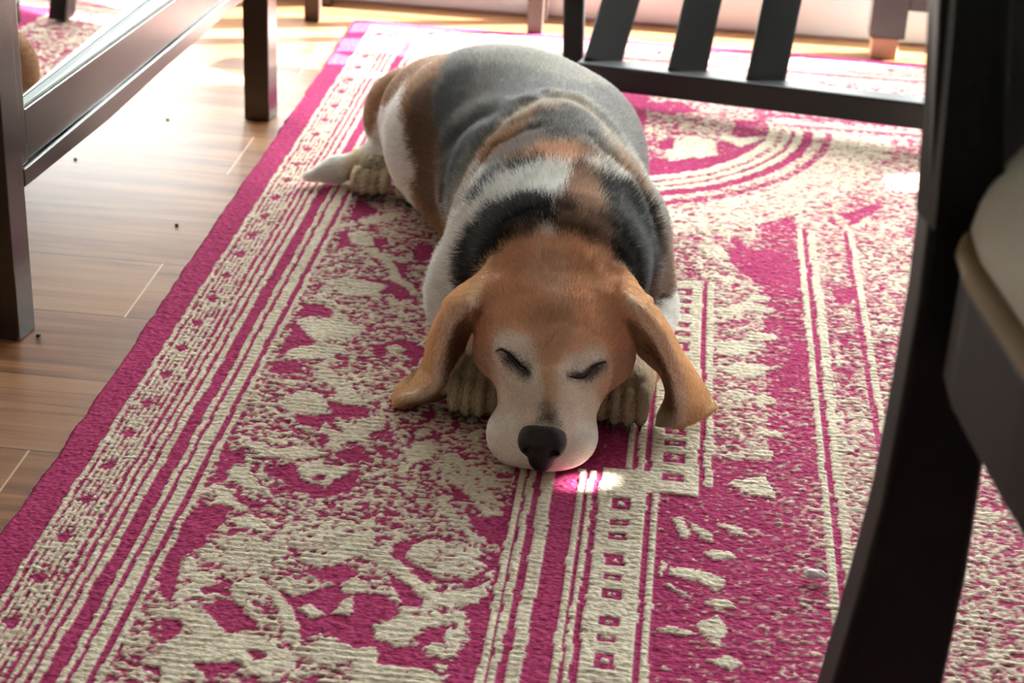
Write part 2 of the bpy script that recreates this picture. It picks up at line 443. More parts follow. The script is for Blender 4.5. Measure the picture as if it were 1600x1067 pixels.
def rug_density(x, y):
    """how much cream yarn shows at a spot of the rug: 0 plum, 1 cream"""
    wx = x + (fbm(x * 130, y * 130, 3) - 0.5) * 0.006; wy = y + (fbm(x * 130, y * 130, 5) - 0.5) * 0.006
    d = np.full(x.shape, 0.5)
    # wide middle ground right of the key band
    d = np.where((wx > 0.091) & (wx < 0.217), np.where(wy < 0.05, 0.2 + np.clip((wx - 0.15) / 0.06, 0, 1) * 0.16, np.where(wx < 0.178, 0.5, 0.27)), d)
    d = np.where((wx > 0.217), 0.52 + 0.25 * (fbm(wx * 14, wy * 14, 9) - 0.5), d)
    d = np.where((wx > -0.02) & (wx < 0.046), 0.0, d)
    for dens, p in RUG_MOTIFS:
        pts = np.array(p, float).reshape(-1, 2) / 1000.0
        lo = pts.min(0) - 0.01; hi = pts.max(0) + 0.01
        k = np.nonzero((wx > lo[0]) & (wx < hi[0]) & (wy > lo[1]) & (wy < hi[1]))[0]
        if len(k) == 0: continue
        q = in_poly(wx[k], wy[k], pts)
        d[k[q]] = dens
    sw = (fbm(x * 60, y * 60, 21) - 0.5) * 0.003; nx = x + sw       # stripes waver a little
    def band(a, b, val, sel=None):
        m = (nx >= a) & (nx < b)
        if sel is not None: m &= sel
        d[m] = val
    lowr = (y < 0.004); upr = (y >= 0.004) & (y < 0.40)
    band(-0.02, 0.046, 0.0, y < 0.03)
    for a, b in ((-0.018, -0.0125), (-0.0105, -0.005)): band(a, b, 0.95, y < 0.03)
    band(0.001, 0.0105, 1.0, y < 0.03)
    for a, b in ((0.0285, 0.034), (0.0365, 0.041)): band(a, b, 0.95, y < 0.012)
    def squares(a, b, sel):
        yy = ((y + 0.0045 * np.sin(y * 90)) + 0.01) / 0.0256
        f = np.abs(yy - np.round(yy)); cx_ = np.abs((nx - (a + b) / 2) / ((b - a) / 2))
        sq = (f < 0.24) & (cx_ < 1) & sel
        d[sq] = np.where((f[sq] < 0.09) & (cx_[sq] < 0.35), 0.7, 0.08)
    band(0.046, 0.082, 1.0, y < 0.018); band(0.082, 0.0865, 0.0, y < -0.016); band(0.0865, 0.0915, 0.95, y < -0.016)
    squares(0.056, 0.070, y < 0.012)
    d[(nx > 0.046) & (nx < 0.121) & (y > -0.014) & (y < 0.018)] = 1.0
    band(0.0915, 0.126, 0.1, (y < -0.014) & (y > -0.02))
    band(0.046, 0.084, 0.02, (y > 0.018) & (y < 0.38)); band(0.064, 0.069, 0.95, (y > 0.02) & (y < 0.38)); band(0.073, 0.079, 0.95, (y > 0.018) & (y < 0.38))
    band(0.084, 0.121, 1.0, upr); band(0.121, 0.1255, 0.0, upr); band(0.1255, 0.132, 0.95, upr)
    squares(0.093, 0.110, upr & (y > 0.0))
    for a, b, v in ((0.217, 0.2225, 0.95), (0.2225, 0.228, 0.15), (0.228, 0.236, 0.85), (0.266, 0.271, 0.2), (0.271, 0.277, 0.85)): band(a, b, v, y < 0.56)
    # oval medallion towards the back
    ex = (wx - 0.03) / 0.206; ey = (wy - 0.875) / 0.25
    r = (np.abs(ex) ** 1.75 + np.abs(ey) ** 1.75) ** (1 / 1.75)
    back = (wy > 0.5) & (wy < 0.90) & (wx > -0.05)
    for a, b, v in ((0.60, 0.80, 0.12), (0.80, 0.86, 0.9), (0.86, 0.89, 0.45), (0.89, 0.93, 0.92), (0.93, 0.955, 0.25), (0.955, 1.0, 0.9), (1.0, 1.06, 0.12), (1.06, 1.12, 0.6), (1.12, 1.17, 0.3), (1.17, 1.5, 0.66)):
        m = back & (r >= a) & (r < b)
        if b <= 0.80: m &= (d > 0.3) & (d < 0.7)
        d[m] = v
    far = (y > 0.875) & (y < 1.05)
    d[far & (x > 0.2)] = 0.45
    for a, b, v in ((0.878, 0.885, 0.9), (0.893, 0.9, 0.1), (0.9, 0.91, 0.85), (0.925, 0.932, 0.1)):
        d[(x > 0.2) & (y > a) & (y < b)] = v
    # border round the edge (left side and far end)
    e = np.minimum(nx - RUG_X0, RUG_Y1 - y + sw); run = np.where(nx - RUG_X0 < RUG_Y1 - y, y, x)
    e2 = np.minimum(e, RUG_X1 - nx)
    loop = 0.74 + 0.30 * (vnoise(run * 150, e * 10, 31) - 0.5)
    dia = (np.abs(run / 0.052 - np.round(run / 0.052)) * 0.052 * 0.8 + np.abs(e - 0.047) * 1.1) < 0.007
    for a, b, v in ((0, 0.030, 0.0), (0.030, 0.034, 0.95), (0.034, 0.0365, 0.4), (0.0365, 0.064, 0.66), (0.064, 0.067, 0.25), (0.067, 0.0705, 0.85), (0.0705, 0.0735, 0.1), (0.0735, 0.078, 0.88), (0.078, 0.0812, 0.12),
                    (0.0812, 0.0868, 0.92), (0.0868, 0.098, 0.0), (0.098, 0.1025, 0.93), (0.1025, 0.106, 0.03), (0.106, 0.1155, 1.0), (0.1155, 0.1205, 0.03), (0.1205, 0.125, 0.93)):
        m = (e2 >= a) & (e2 < b); d[m] = v
    ln = np.abs((e - 0.0365) / 0.0046 - np.floor((e - 0.0365) / 0.0046) - 0.5)
    m = (e2 > 0.0365) & (e2 < 0.064); d[m] = (np.where(ln < 0.30, 0.84, 0.40) + 0.42 * (vnoise(run * 170, e * 200, 33) - 0.5) + 0.30 * (fbm(run * 40, e * 40, 35) - 0.5))[m]; d[m & dia] = 0.05
    return np.clip(d, 0, 1)
def rug_mask(x, y):
    d = rug_density(x, y)
    n = 0.58 * vnoise(x * 235, y * 350, 41) + 0.42 * vnoise(x * 450, y * 540, 43)
    n = (n - 0.5) * 1.08
    v = d + np.clip(n, -0.48, 0.48)
    soft = 0.10 + 0.30 * np.clip((x - 0.10) / 0.05, 0, 1)
    t = np.clip((v - 0.5) / soft + 0.5, 0, 1)
    return t * t * (3 - 2 * t), d
def axis(segs):
    out = []
    for a, b, st in segs:
        out.append(np.linspace(a, b, max(2, int(round((b - a) / st)) + 1))[:-1])
    return np.concatenate(out + [[segs[-1][1]]])
gx_ = axis([(RUG_X0, -0.25, 0.0013), (-0.25, 0.34, 0.0016), (0.34, 0.56, 0.003), (0.56, RUG_X1, 0.02)])
gy_ = axis([(RUG_Y0, -0.42, 0.02), (-0.42, 0.55, 0.0016), (0.55, RUG_Y1, 0.0026)])
nx_, ny_ = len(gx_), len(gy_)
XX, YY = np.meshgrid(gx_, gy_)
fx, fy = XX.ravel(), YY.ravel()
mk, dn = rug_mask(fx, fy)
# woven relief: rows of knots across the rug, loops along the stripes
rows = np.abs(np.sin(fy * math.pi / 0.0065 + 1.5 * fbm(fx * 30, fy * 30, 51)))
knot = np.abs(np.sin(fx * math.pi / 0.0075 + 2 * fbm(fx * 40, fy * 40, 55)))
rel_ = fbm(fx * 9, fy * 9, 61)
gap = np.clip(rows * 2.2, 0, 1)
h = 0.0017 * mk * (0.25 + 0.75 * gap) + 0.0007 * (1 - mk) * vnoise(fx * 260, fy * 330, 57) + 0.0007 * (vnoise(fx * 190, fy * 260, 58) - 0.5) + 0.0040 * (rel_ - 0.5)
edge = np.minimum(np.minimum(fx - RUG_X0, RUG_X1 - fx), np.minimum(RUG_Y1 - fy, fy - RUG_Y0))
zz_ = -0.0028 + h - 0.0055 * np.clip(1 - edge / 0.006, 0, 1) ** 2
fx2 = fx + np.where(fx - RUG_X0 < 0.02, (fbm(fy * 30, fy * 3, 71) - 0.5) * 0.006, 0)
verts = np.stack([fx2, fy, zz_], 1)
idx = np.arange(nx_ * ny_).reshape(ny_, nx_)
quads = np.stack([idx[:-1, :-1], idx[:-1, 1:], idx[1:, 1:], idx[1:, :-1]], -1).reshape(-1, 4)
# skirt + underside so the rug has its real thickness
ring = np.concatenate([idx[0, :], idx[1:, -1], idx[-1, -2::-1], idx[-2:0:-1, 0]])
base = verts[ring].copy(); base[:, 2] = FLOOR_Z
nb = len(verts); rb = np.arange(len(ring)) + nb
verts = np.concatenate([verts, base])
nr = np.roll(np.arange(len(ring)), -1)
sk = np.stack([ring[nr], ring, rb, rb[nr]], 1)
faces = np.concatenate([quads, sk])
def np_mesh(name, v, f):
    me = bpy.data.meshes.new(name)
    me.vertices.add(len(v)); me.vertices.foreach_set('co', np.asarray(v, np.float32).ravel())
    k = f.shape[1]
    me.loops.add(f.size); me.loops.foreach_set('vertex_index', np.asarray(f, np.int32).ravel())
    me.polygons.add(len(f)); me.polygons.foreach_set('loop_start', np.arange(0, f.size, k, dtype=np.int32))
    me.update(calc_edges=True); me.validate()
    return me
rme = np_mesh('rug', verts, faces)
fl = rme.attributes.new('yarn', 'FLOAT', 'POINT')
fl.data.foreach_set('value', np.concatenate([mk, np.zeros(len(ring))]).astype(np.float32))
def rug_material():
    k = NT('cut_pile_and_loop_wool')
    at_ = k.n('ShaderNodeAttribute', attribute_name='yarn')
    co = k.n('ShaderNodeNewGeometry').outputs['Position']
    vo = k.n('ShaderNodeTexVoronoi', i_Scale=210.0); k.l(co, vo.inputs['Vector'])
    mp = k.n('ShaderNodeMapping'); mp.inputs['Scale'].default_value = (0.45, 1, 1); k.l(co, mp.inputs['Vector'])
    n1 = k.n('ShaderNodeTexNoise', i_Scale=520.0, i_Detail=3.0); k.l(mp.outputs[0], n1.inputs['Vector'])
    n2 = k.n('ShaderNodeTexNoise', i_Scale=7.0, i_Detail=3.0); k.l(co, n2.inputs['Vector'])
    pink = k.ramp(n1.outputs['Fac'], [(0.25, (0.20, 0.014, 0.052)), (0.55, (0.375, 0.040, 0.130)), (0.85, (0.53, 0.10, 0.23))])
    cream = k.ramp(n1.outputs['Fac'], [(0.25, (0.45, 0.39, 0.29)), (0.6, (0.72, 0.65, 0.50)), (0.9, (0.84, 0.79, 0.65))])
    c = k.mix(at_.outputs['Fac'], pink, cream)
    c = k.mix(k.math('MULTIPLY', n2.outputs['Fac'], 0.12), c, (0.30, 0.12, 0.13))
    k.l(c, k.b.inputs['Base Color'])
    k.b.inputs['Roughness'].default_value = 0.95
    k.b.inputs['Specular IOR Level'].default_value = 0.03
    hgt = k.math('ADD', k.math('MULTIPLY', vo.outputs['Distance'], -0.8), k.math('MULTIPLY', n1.outputs['Fac'], 0.9))
    k.bump(hgt, 0.8, 0.0016)
    return k.m
rug = link('rug', rme, [rug_material()], None, True)
tag(rug, 'plum pink and cream patterned wool rug lying on the plank floor under the dog', 'rug')

# ------------------------------------------------------------------ furniture
def prism_xy(name, corners, z0, z1, mat, parent, bev=0.0015):
    """upright post from a floor outline"""
    bm = bmesh.new(); off = parent.location
    add_hexa(bm, [Vector((c[0], c[1], z0)) - off for c in corners], [Vector((c[0], c[1], z1)) - off for c in corners])
    if bev: bevel(bm, bev, 2)
    return obj(name, bm, mat, parent)
# --- glass sided cabinet on the left, its long side runs away from the camera
CB = thing('glass_cabinet', 'dark wood glass-sided cabinet on legs standing on the planks left of the rug', 'cabinet', (-0.475, 0.16, FLOOR_Z))
cd = np.array([0.121, 0.9927]); cn = np.array([0.9927, -0.121])       # along the side, outward
A0 = np.array([-0.4755, 0.150])
def cpt(s, o): return A0 + cd * s + cn * o                             # s along, o outward
TOPZ = 0.80; DEPTH = 0.36; LEN = 0.655
for s0, o0 in ((0, 0), (LEN - 0.03, 0.003), (0, -DEPTH), (LEN - 0.03, -DEPTH)):
    prism_xy('leg', [cpt(s0, o0), cpt(s0 + 0.031, o0), cpt(s0 + 0.031, o0 - 0.031), cpt(s0, o0 - 0.031)], FLOOR_Z, TOPZ, M_DARK, CB)
def side_slab(name, pts, o0, o1, mat, bev=0.0015):
    """panel in the cabinet's side plane; pts = (s, z)"""
    bm = bmesh.new(); off = CB.location
    f = lambda s, z, o: Vector((*cpt(s, o), z)) - off
    add_hexa(bm, [f(s, z, o0) for s, z in pts], [f(s, z, o1) for s, z in pts])
    if bev: bevel(bm, bev, 2)
    return obj(name, bm, mat, CB)
S0, S1 = 0.031, LEN - 0.03
side_slab('rail', [(S0 + 0.014, 0.146), (0.2, 0.152), (0.36, 0.162), (S1, 0.172), (S1, 0.212), (S0 + 0.014, 0.192)], -0.045, -0.003, M_DARK)
side_slab('lower_rail', [(S0, 0.126), (0.2, 0.132), (0.35, 0.144), (S1, 0.160), (S1, 0.176), (S0, 0.143)], -0.024, 0.0005, M_DARK)
side_slab('stile', [(S0, 0.1435), (S0 + 0.0135, 0.1445), (S0 + 0.0135, TOPZ - 0.03), (S0, TOPZ - 0.03)], -0.022, -0.002, M_DARK)
bm = bmesh.new(); off = CB.location
gp = lambda s, z, o: Vector((*cpt(s, o), z)) - off
add_hexa(bm, [gp(S0 + 0.014, 0.193, -0.014), gp(S1, 0.213, -0.036), gp(S1, TOPZ - 0.03, -0.036), gp(S0 + 0.014, TOPZ - 0.03, -0.014)], [gp(S0 + 0.014, 0.193, -0.009), gp(S1, 0.213, -0.031), gp(S1, TOPZ - 0.03, -0.031), gp(S0 + 0.014, TOPZ - 0.03, -0.009)])
obj('glass_pane', bm, M_CABGLASS, CB)
M_SEAL = plain('grey_green_seal', (0.25, 0.30, 0.28), 0.35)
bm = bmesh.new()
add_hexa(bm, [gp(S0 + 0.0145, 0.1925, -0.0085), gp(S1, 0.2125, -0.0305), gp(S1, 0.2175, -0.0305), gp(S0 + 0.0145, 0.1975, -0.0085)], [gp(S0 + 0.0145, 0.1925, -0.004), gp(S1, 0.2125, -0.004), gp(S1, 0.2150, -0.004), gp(S0 + 0.0145, 0.1950, -0.004)])
obj('glazing_strip', bm, M_SEAL, CB)
side_slab('top_rail', [(S0, TOPZ - 0.029), (S1, TOPZ - 0.029), (S1, TOPZ), (S0, TOPZ)], -0.022, -0.002, M_DARK)
prism_xy('back_panel', [cpt(0.031, -DEPTH - 0.001), cpt(S1, -DEPTH - 0.001), cpt(S1, -DEPTH - 0.02), cpt(0.031, -DEPTH - 0.02)], 0.15, TOPZ, M_DARK, CB)
for s0, o in ((0.006, 0), (S1 + 0.008, 0)):
    prism_xy('end_panel', [cpt(s0, -0.032), cpt(s0 + 0.016, -0.032), cpt(s0 + 0.016, -DEPTH + 0.001), cpt(s0, -DEPTH + 0.001)], 0.15, TOPZ - 0.001, M_DARK, CB)
prism_xy('shelf', [cpt(0.032, -0.026), cpt(S1 - 0.001, -0.026), cpt(S1 - 0.001, -DEPTH), cpt(0.032, -DEPTH)], 0.15, 0.168, M_DARK, CB)
prism_xy('cabinet_top', [cpt(-0.012, 0.012), cpt(LEN + 0.012, 0.012), cpt(LEN + 0.012, -DEPTH - 0.04), cpt(-0.012, -DEPTH - 0.04)], TOPZ + 0.0005, TOPZ + 0.024, M_DARK, CB, 0.003)

# --- slatted chair behind the dog
SCH = thing('slatted_chair', 'black wooden slatted chair whose low back rail lies just behind the dog', 'chair', (0.15, 0.95, 0.0))
def quad_bar(name, a, b, w, d, mat, parent, up=(0, 0, 1), bev=0.003, taper=1.0):
    """straight bar from a to b, w wide sideways, d deep"""
    a = Vector(a); b = Vector(b); ax = (b - a).normalized()
    side = ax.cross(Vector(up)).normalized(); dep = side.cross(ax).normalized()
    bm = bmesh.new(); off = parent.location
    def ring(p, k): return [p - off + side * (sx * w / 2 * k) + dep * (sy * d / 2 * k) for sx, sy in ((-1, -1), (1, -1), (1, 1), (-1, 1))]
    add_hexa(bm, ring(a, 1), ring(b, taper))
    if bev: bevel(bm, bev, 2)
    return obj(name, bm, mat, parent)
RL = at(905, 112, 0.030); RR = at(1478, 181, 0.044)
RLx = Vector(RL); RRx = Vector(RR)
quad_bar('back_rail', RLx, RRx, 0.030, 0.032, M_SLAT, SCH)
yv = (RRx - RLx).normalized()
for (bx, by), (tx, ty) in (((944, 83), (970, 0)), ((1073, 99), (1098, 0)), ((1192, 116), (1222, 0))):
    t_ = (at(bx, by, 0.04)[0] - RL[0]) / (RR[0] - RL[0])
    base_ = RLx.lerp(RRx, t_) + Vector((0, 0.004, 0.010))
    top_ = Vector(at_y(tx, ty, base_.y + 0.075))
    e = base_ + (top_ - base_) * 3.2
    quad_bar('slat', base_, e, 0.047, 0.011, M_SLAT, SCH, up=(0, 1, 0), bev=0.002)
def post_bar(a, b):
    bm = bmesh.new(); o = SCH.location; k = Vector((0.0135, 0.015, 0))
    sq = lambda p: [p - o + Vector((sx * k.x, sy * k.y, 0)) for sx, sy in ((-1, -1), (1, -1), (1, 1), (-1, 1))]
    add_hexa(bm, sq(Vector((a.x, a.y, 0.0025))), sq(b)); bevel(bm, 0.003, 2)
    return obj('back_post', bm, M_SLAT, SCH)
pl_ = Vector(at(896, 100, 0.012)); ptp = Vector(at_y(898, 0, pl_.y + 0.02))
post_bar(pl_, pl_ + (ptp - pl_) * 3.2)
pr_ = RRx + Vector((0.012, 0.004, 0)); 
post_bar(pr_, pr_ + (ptp - pl_) * 3.2)
pt0 = pl_ + (ptp - pl_) * 3.2; pt1 = pr_ + (ptp - pl_) * 3.2
quad_bar('top_rail', pt0 + Vector((-0.02, 0.03, 0.0)), pt1 + Vector((0.02, 0.03, 0.0)), 0.05, 0.022, M_SLAT, SCH)

# --- small stool by the glass door: two thin brown legs in view
ST = thing('side_table', 'small brown side table by the glass door, thin legs behind the dog', 'table', (-0.275, 1.22, FLOOR_Z))
la = at(489, 31, FLOOR_Z); lb = at(836, 48, 0.0)
for x, y in ((la[0], la[1]), (lb[0], lb[1]), (la[0], la[1] + 0.085), (lb[0], lb[1] + 0.075)):
    z0 = FLOOR_Z if x < RUG_X0 else (0.0 if y < RUG_Y1 else FLOOR_Z)
    bm = bmesh.new(); o_ = ST.location
    add_hexa(bm, [Vector((x + sx * 0.0105, y + sy * 0.0105, z0)) - o_ for sx, sy in ((-1, -1), (1, -1), (1, 1), (-1, 1))],
             [Vector((x + sx * 0.014, y + sy * 0.014, 0.455)) - o_ for sx, sy in ((-1, -1), (1, -1), (1, 1), (-1, 1))])
    bevel(bm, 0.002); obj('leg', bm, M_BROWN, ST)
box_obj('table_top', (la[0] - 0.03, la[1] - 0.03, 0.4552), (lb[0] + 0.03, la[1] + 0.11, 0.475), M_BROWN, ST, 0.004)

# --- open rack by the door at the right, pale block under its post
BN = thing('wooden_rack', 'dark open wooden rack before the white door rail, pale blocks under its posts', 'rack', (0.7, 1.25, FLOOR_Z))
M_PALE = stained_wood('pale_raw_wood', (0.55, 0.36, 0.22), 0.6, (3, 3, 30))
for x0 in (0.336, 1.05):
    box_obj('post', (x0, 1.225, 0.022), (x0 + 0.049, 1.262, 0.30), M_DARK, BN, 0.002)
    box_obj('foot_block', (x0 + 0.006, 1.228, FLOOR_Z), (x0 + 0.042, 1.260, 0.0218), M_PALE, BN, 0.002)
box_obj('lower_rail', (0.3855, 1.235, 0.060), (1.0495, 1.255, 0.085), M_DARK, BN, 0.002)
box_obj('upper_rail', (0.3855, 1.235, 0.262), (1.0495, 1.255, 0.288), M_DARK, BN, 0.002)

# --- dining chair close to the camera at the right
DC = thing('dining_chair', 'black dining chair with cream seat cushion in the near right foreground', 'chair', (0.30, -0.50, 0.0))
M_CUSH = plain('cream_cushion_cloth', (0.50, 0.48, 0.40), 0.85, 0.2, 0.08, 400.0, 0.3)
M_PIPE = plain('tan_piping', (0.22, 0.15, 0.075), 0.8)
YF = -0.45
def outline(pts, y): return [Vector(at_y(px, py, y)) for px, py in pts]
left = [(1462, -330), (1456, -150), (1452, 0), (1445, 150), (1437, 330), (1418, 480), (1394, 620), (1360, 800), (1325, 930), (1285, 1067), (1225, 1270)]
right = [(1440, 1270), (1476, 1067), (1512, 900), (1536, 745), (1552, 600), (1562, 480), (1570, 330), (1578, 150), (1584, 0), (1590, -150), (1596, -330)]
pts = [v for v in outline([(x + 17, y) for x, y in left] + right, YF)]
zmin = min(p.z for p in pts)
for p in pts:
    if p.z < 0.03: p.z = 0.001
def slab(name, pts, vec, mat, parent, bev):
    bm = bmesh.new(); off = parent.location
    add_hexa(bm, [p - off for p in pts], [p - off + Vector(vec) for p in pts])
    if bev: bevel(bm, bev, 3)
    return obj(name, bm, mat, parent)
slab('rear_leg', pts, (-0.002, 0.034, 0.0), M_CHAIR, DC, 0.004)

# seat: cushion over a deep apron, running right and towards the camera; backrest above
def pa(px, py, z): return Vector(at(px, py, z))
SZ = 0.405
c0 = pa(1497, 384, SZ); e1_ = pa(1600, 562, SZ) - c0; e1_.z = 0; e1_.normalize()      # left edge of the seat, runs to the camera
e2_ = Vector((0.95, 0.22, 0)).normalized()                                           # back edge, runs right
SEAT = [pa(1640, 232, SZ), pa(1600, 266, SZ), pa(1550, 303, SZ), pa(1513, 342, SZ), pa(1497, 384, SZ), pa(1510, 424, SZ), pa(1600, 562, SZ),
        Vector((0.232, -0.66, SZ)), Vector((0.29, -0.745, SZ)), Vector((0.40, -0.785, SZ)), Vector((0.53, -0.75, SZ)), Vector((0.62, -0.64, SZ)), Vector((0.645, -0.50, SZ)), Vector((0.60, -0.36, SZ)), Vector((0.51, -0.25, SZ)), Vector((0.40, -0.20, SZ))]
SEAT_C = sum(SEAT, Vector((0, 0, 0))) / len(SEAT)
def seat_poly(grow, z):
    out = []
    for p in SEAT:
        d = p - SEAT_C; d.z = 0
        q = p + d.normalized() * grow; q.z = z; out.append(q)
    return out
bm = bmesh.new(); off = DC.location
add_hexa(bm, [p - off for p in seat_poly(0.0, SZ + 0.0005)], [p - off for p in seat_poly(-0.012, SZ + 0.034)])
bevel(bm, 0.014, 4); obj('cushion', bm, M_CUSH, DC, True)
bm = bmesh.new(); add_hexa(bm, [p - off for p in seat_poly(0.0005, SZ - 0.008)], [p - off for p in seat_poly(0.0005, SZ)]); bevel(bm, 0.003, 2)
obj('piping', bm, M_PIPE, DC)
M_APRON = stained_wood('dark_brown_apron', (0.014, 0.009, 0.007), 0.55, (3, 30, 30), 0.25)
ap_b = seat_poly(-0.003, SZ - 0.066); ap_t = seat_poly(-0.003, SZ - 0.0085)
bm = bmesh.new(); add_hexa(bm, [p - off for p in ap_b], [p - off for p in ap_t]); bevel(bm, 0.003, 2)
obj('apron', bm, M_APRON, DC)
for nm, q in (('front_leg', Vector((0.29, -0.68, 0))), ('front_leg', Vector((0.57, -0.66, 0))), ('rear_leg', Vector((0.52, -0.33, 0)))):
    quad_bar(nm, (q.x, q.y, 0.001), (q.x, q.y, SZ - 0.0665), 0.038, 0.038, M_CHAIR, DC)
# curved backrest standing along the rear edge of the seat, from the long rear leg round to the far side
bpath = [Vector(at_y(1459, 20, YF)), SEAT[3], SEAT[2], SEAT[1], SEAT[0], SEAT[15], SEAT[14]]
bpath = [Vector((p.x, p.y, 0)) for p in bpath]; bpath[0].y += 0.004; bpath[0].x += 0.036
bm = bmesh.new(); prev = None
for i, p in enumerate(bpath):
    a = bpath[max(0, i - 1)]; b = bpath[min(len(bpath) - 1, i + 1)]
    n = Vector((-(b - a).y, (b - a).x, 0)).normalized()
    if n.dot(p - SEAT_C) < 0: n = -n
    o0 = p + n * 0.004; o1 = p + n * 0.024
    zt = 0.80
    cur = [bm.verts.new(Vector((*o0.xy, SZ + 0.0005)) - off), bm.verts.new(Vector((*o1.xy, SZ + 0.0005)) - off), bm.verts.new(Vector((*o1.xy, zt)) + n * 0.03 - off), bm.verts.new(Vector((*o0.xy, zt)) + n * 0.03 - off)]
    if prev:
        for k in range(4): bm.faces.new([prev[k], cur[k], cur[(k + 1) % 4], prev[(k + 1) % 4]])
    else: bm.faces.new(cur)
    prev = cur
bm.faces.new(prev[::-1])
obj('backrest', bm, M_CHAIR, DC)

# --- small litter: a lint tuft and a dry grass sprig on the rug, crumbs on the planks
def lump(name, p, r, mat, label, cat, seed, stretch=(1, 1, 1)):
    bm = bmesh.new(); bmesh.ops.create_icosphere(bm, subdivisions=3, radius=1.0)
    rr = random.Random(seed); k = [rr.uniform(3, 7) for _ in range(3)]
    for v in bm.verts:
        n = 1 + 0.22 * math.sin(v.co.x * k[0] + v.co.y * 2) * math.sin(v.co.y * k[1]) + 0.12 * math.sin(v.co.z * k[2] + v.co.x * 4)
        v.co = Vector((v.co.x * n * stretch[0], v.co.y * n * stretch[1], v.co.z * n * stretch[2])) * r
    o = obj(name, bm, mat, None, True); o.location = p; return tag(o, label, cat)
M_LINT = plain('white_lint', (0.85, 0.83, 0.80), 0.95, 0.1, 0.1, 900.0, 0.5)
p = at(1274, 900, 0.002); lump('lint_tuft', (p[0], p[1], 0.0038), 0.004, M_LINT, 'small white lint tuft lying on the rug beside the near chair leg', 'lint', 3, (2.2, 1.1, 0.8))
M_CRUMB = plain('dark_crumb', (0.02, 0.014, 0.01), 0.8)
for px_, py_, r_, lb in ((262, 188, 0.0016, 'dark crumb on the planks nearest the far cabinet leg'), (118, 250, 0.0016, 'dark crumb on the planks just below the cabinet rail'), (276, 353, 0.0017, 'dark crumb on the planks close to the rug edge'), (60, 526, 0.0017, 'dark crumb at the foot of the near cabinet leg')):
    p = at(px_, py_, FLOOR_Z); lump('crumb', (p[0], p[1], FLOOR_Z + r_ * 0.75), r_, M_CRUMB, lb, 'crumb', px_, (1.3, 1.0, 0.7))
M_GRASS = plain('dry_grass', (0.26, 0.24, 0.08), 0.8)
p0 = Vector(at(1082, 203, 0.003)); sg = thing('grass_sprig', 'dry grass sprig lying on the rug near the dog', 'grass', p0)
for a, b in (((0, 0, 0.001), (-0.018, 0.003, 0.004)), ((0, 0, 0.001), (0.010, 0.022, 0.005)), ((0, 0, 0.001), (-0.012, -0.008, 0.003))):
    quad_bar('blade', p0 + Vector(a), p0 + Vector(b), 0.0011, 0.0005, M_GRASS, sg, bev=0, taper=0.4)

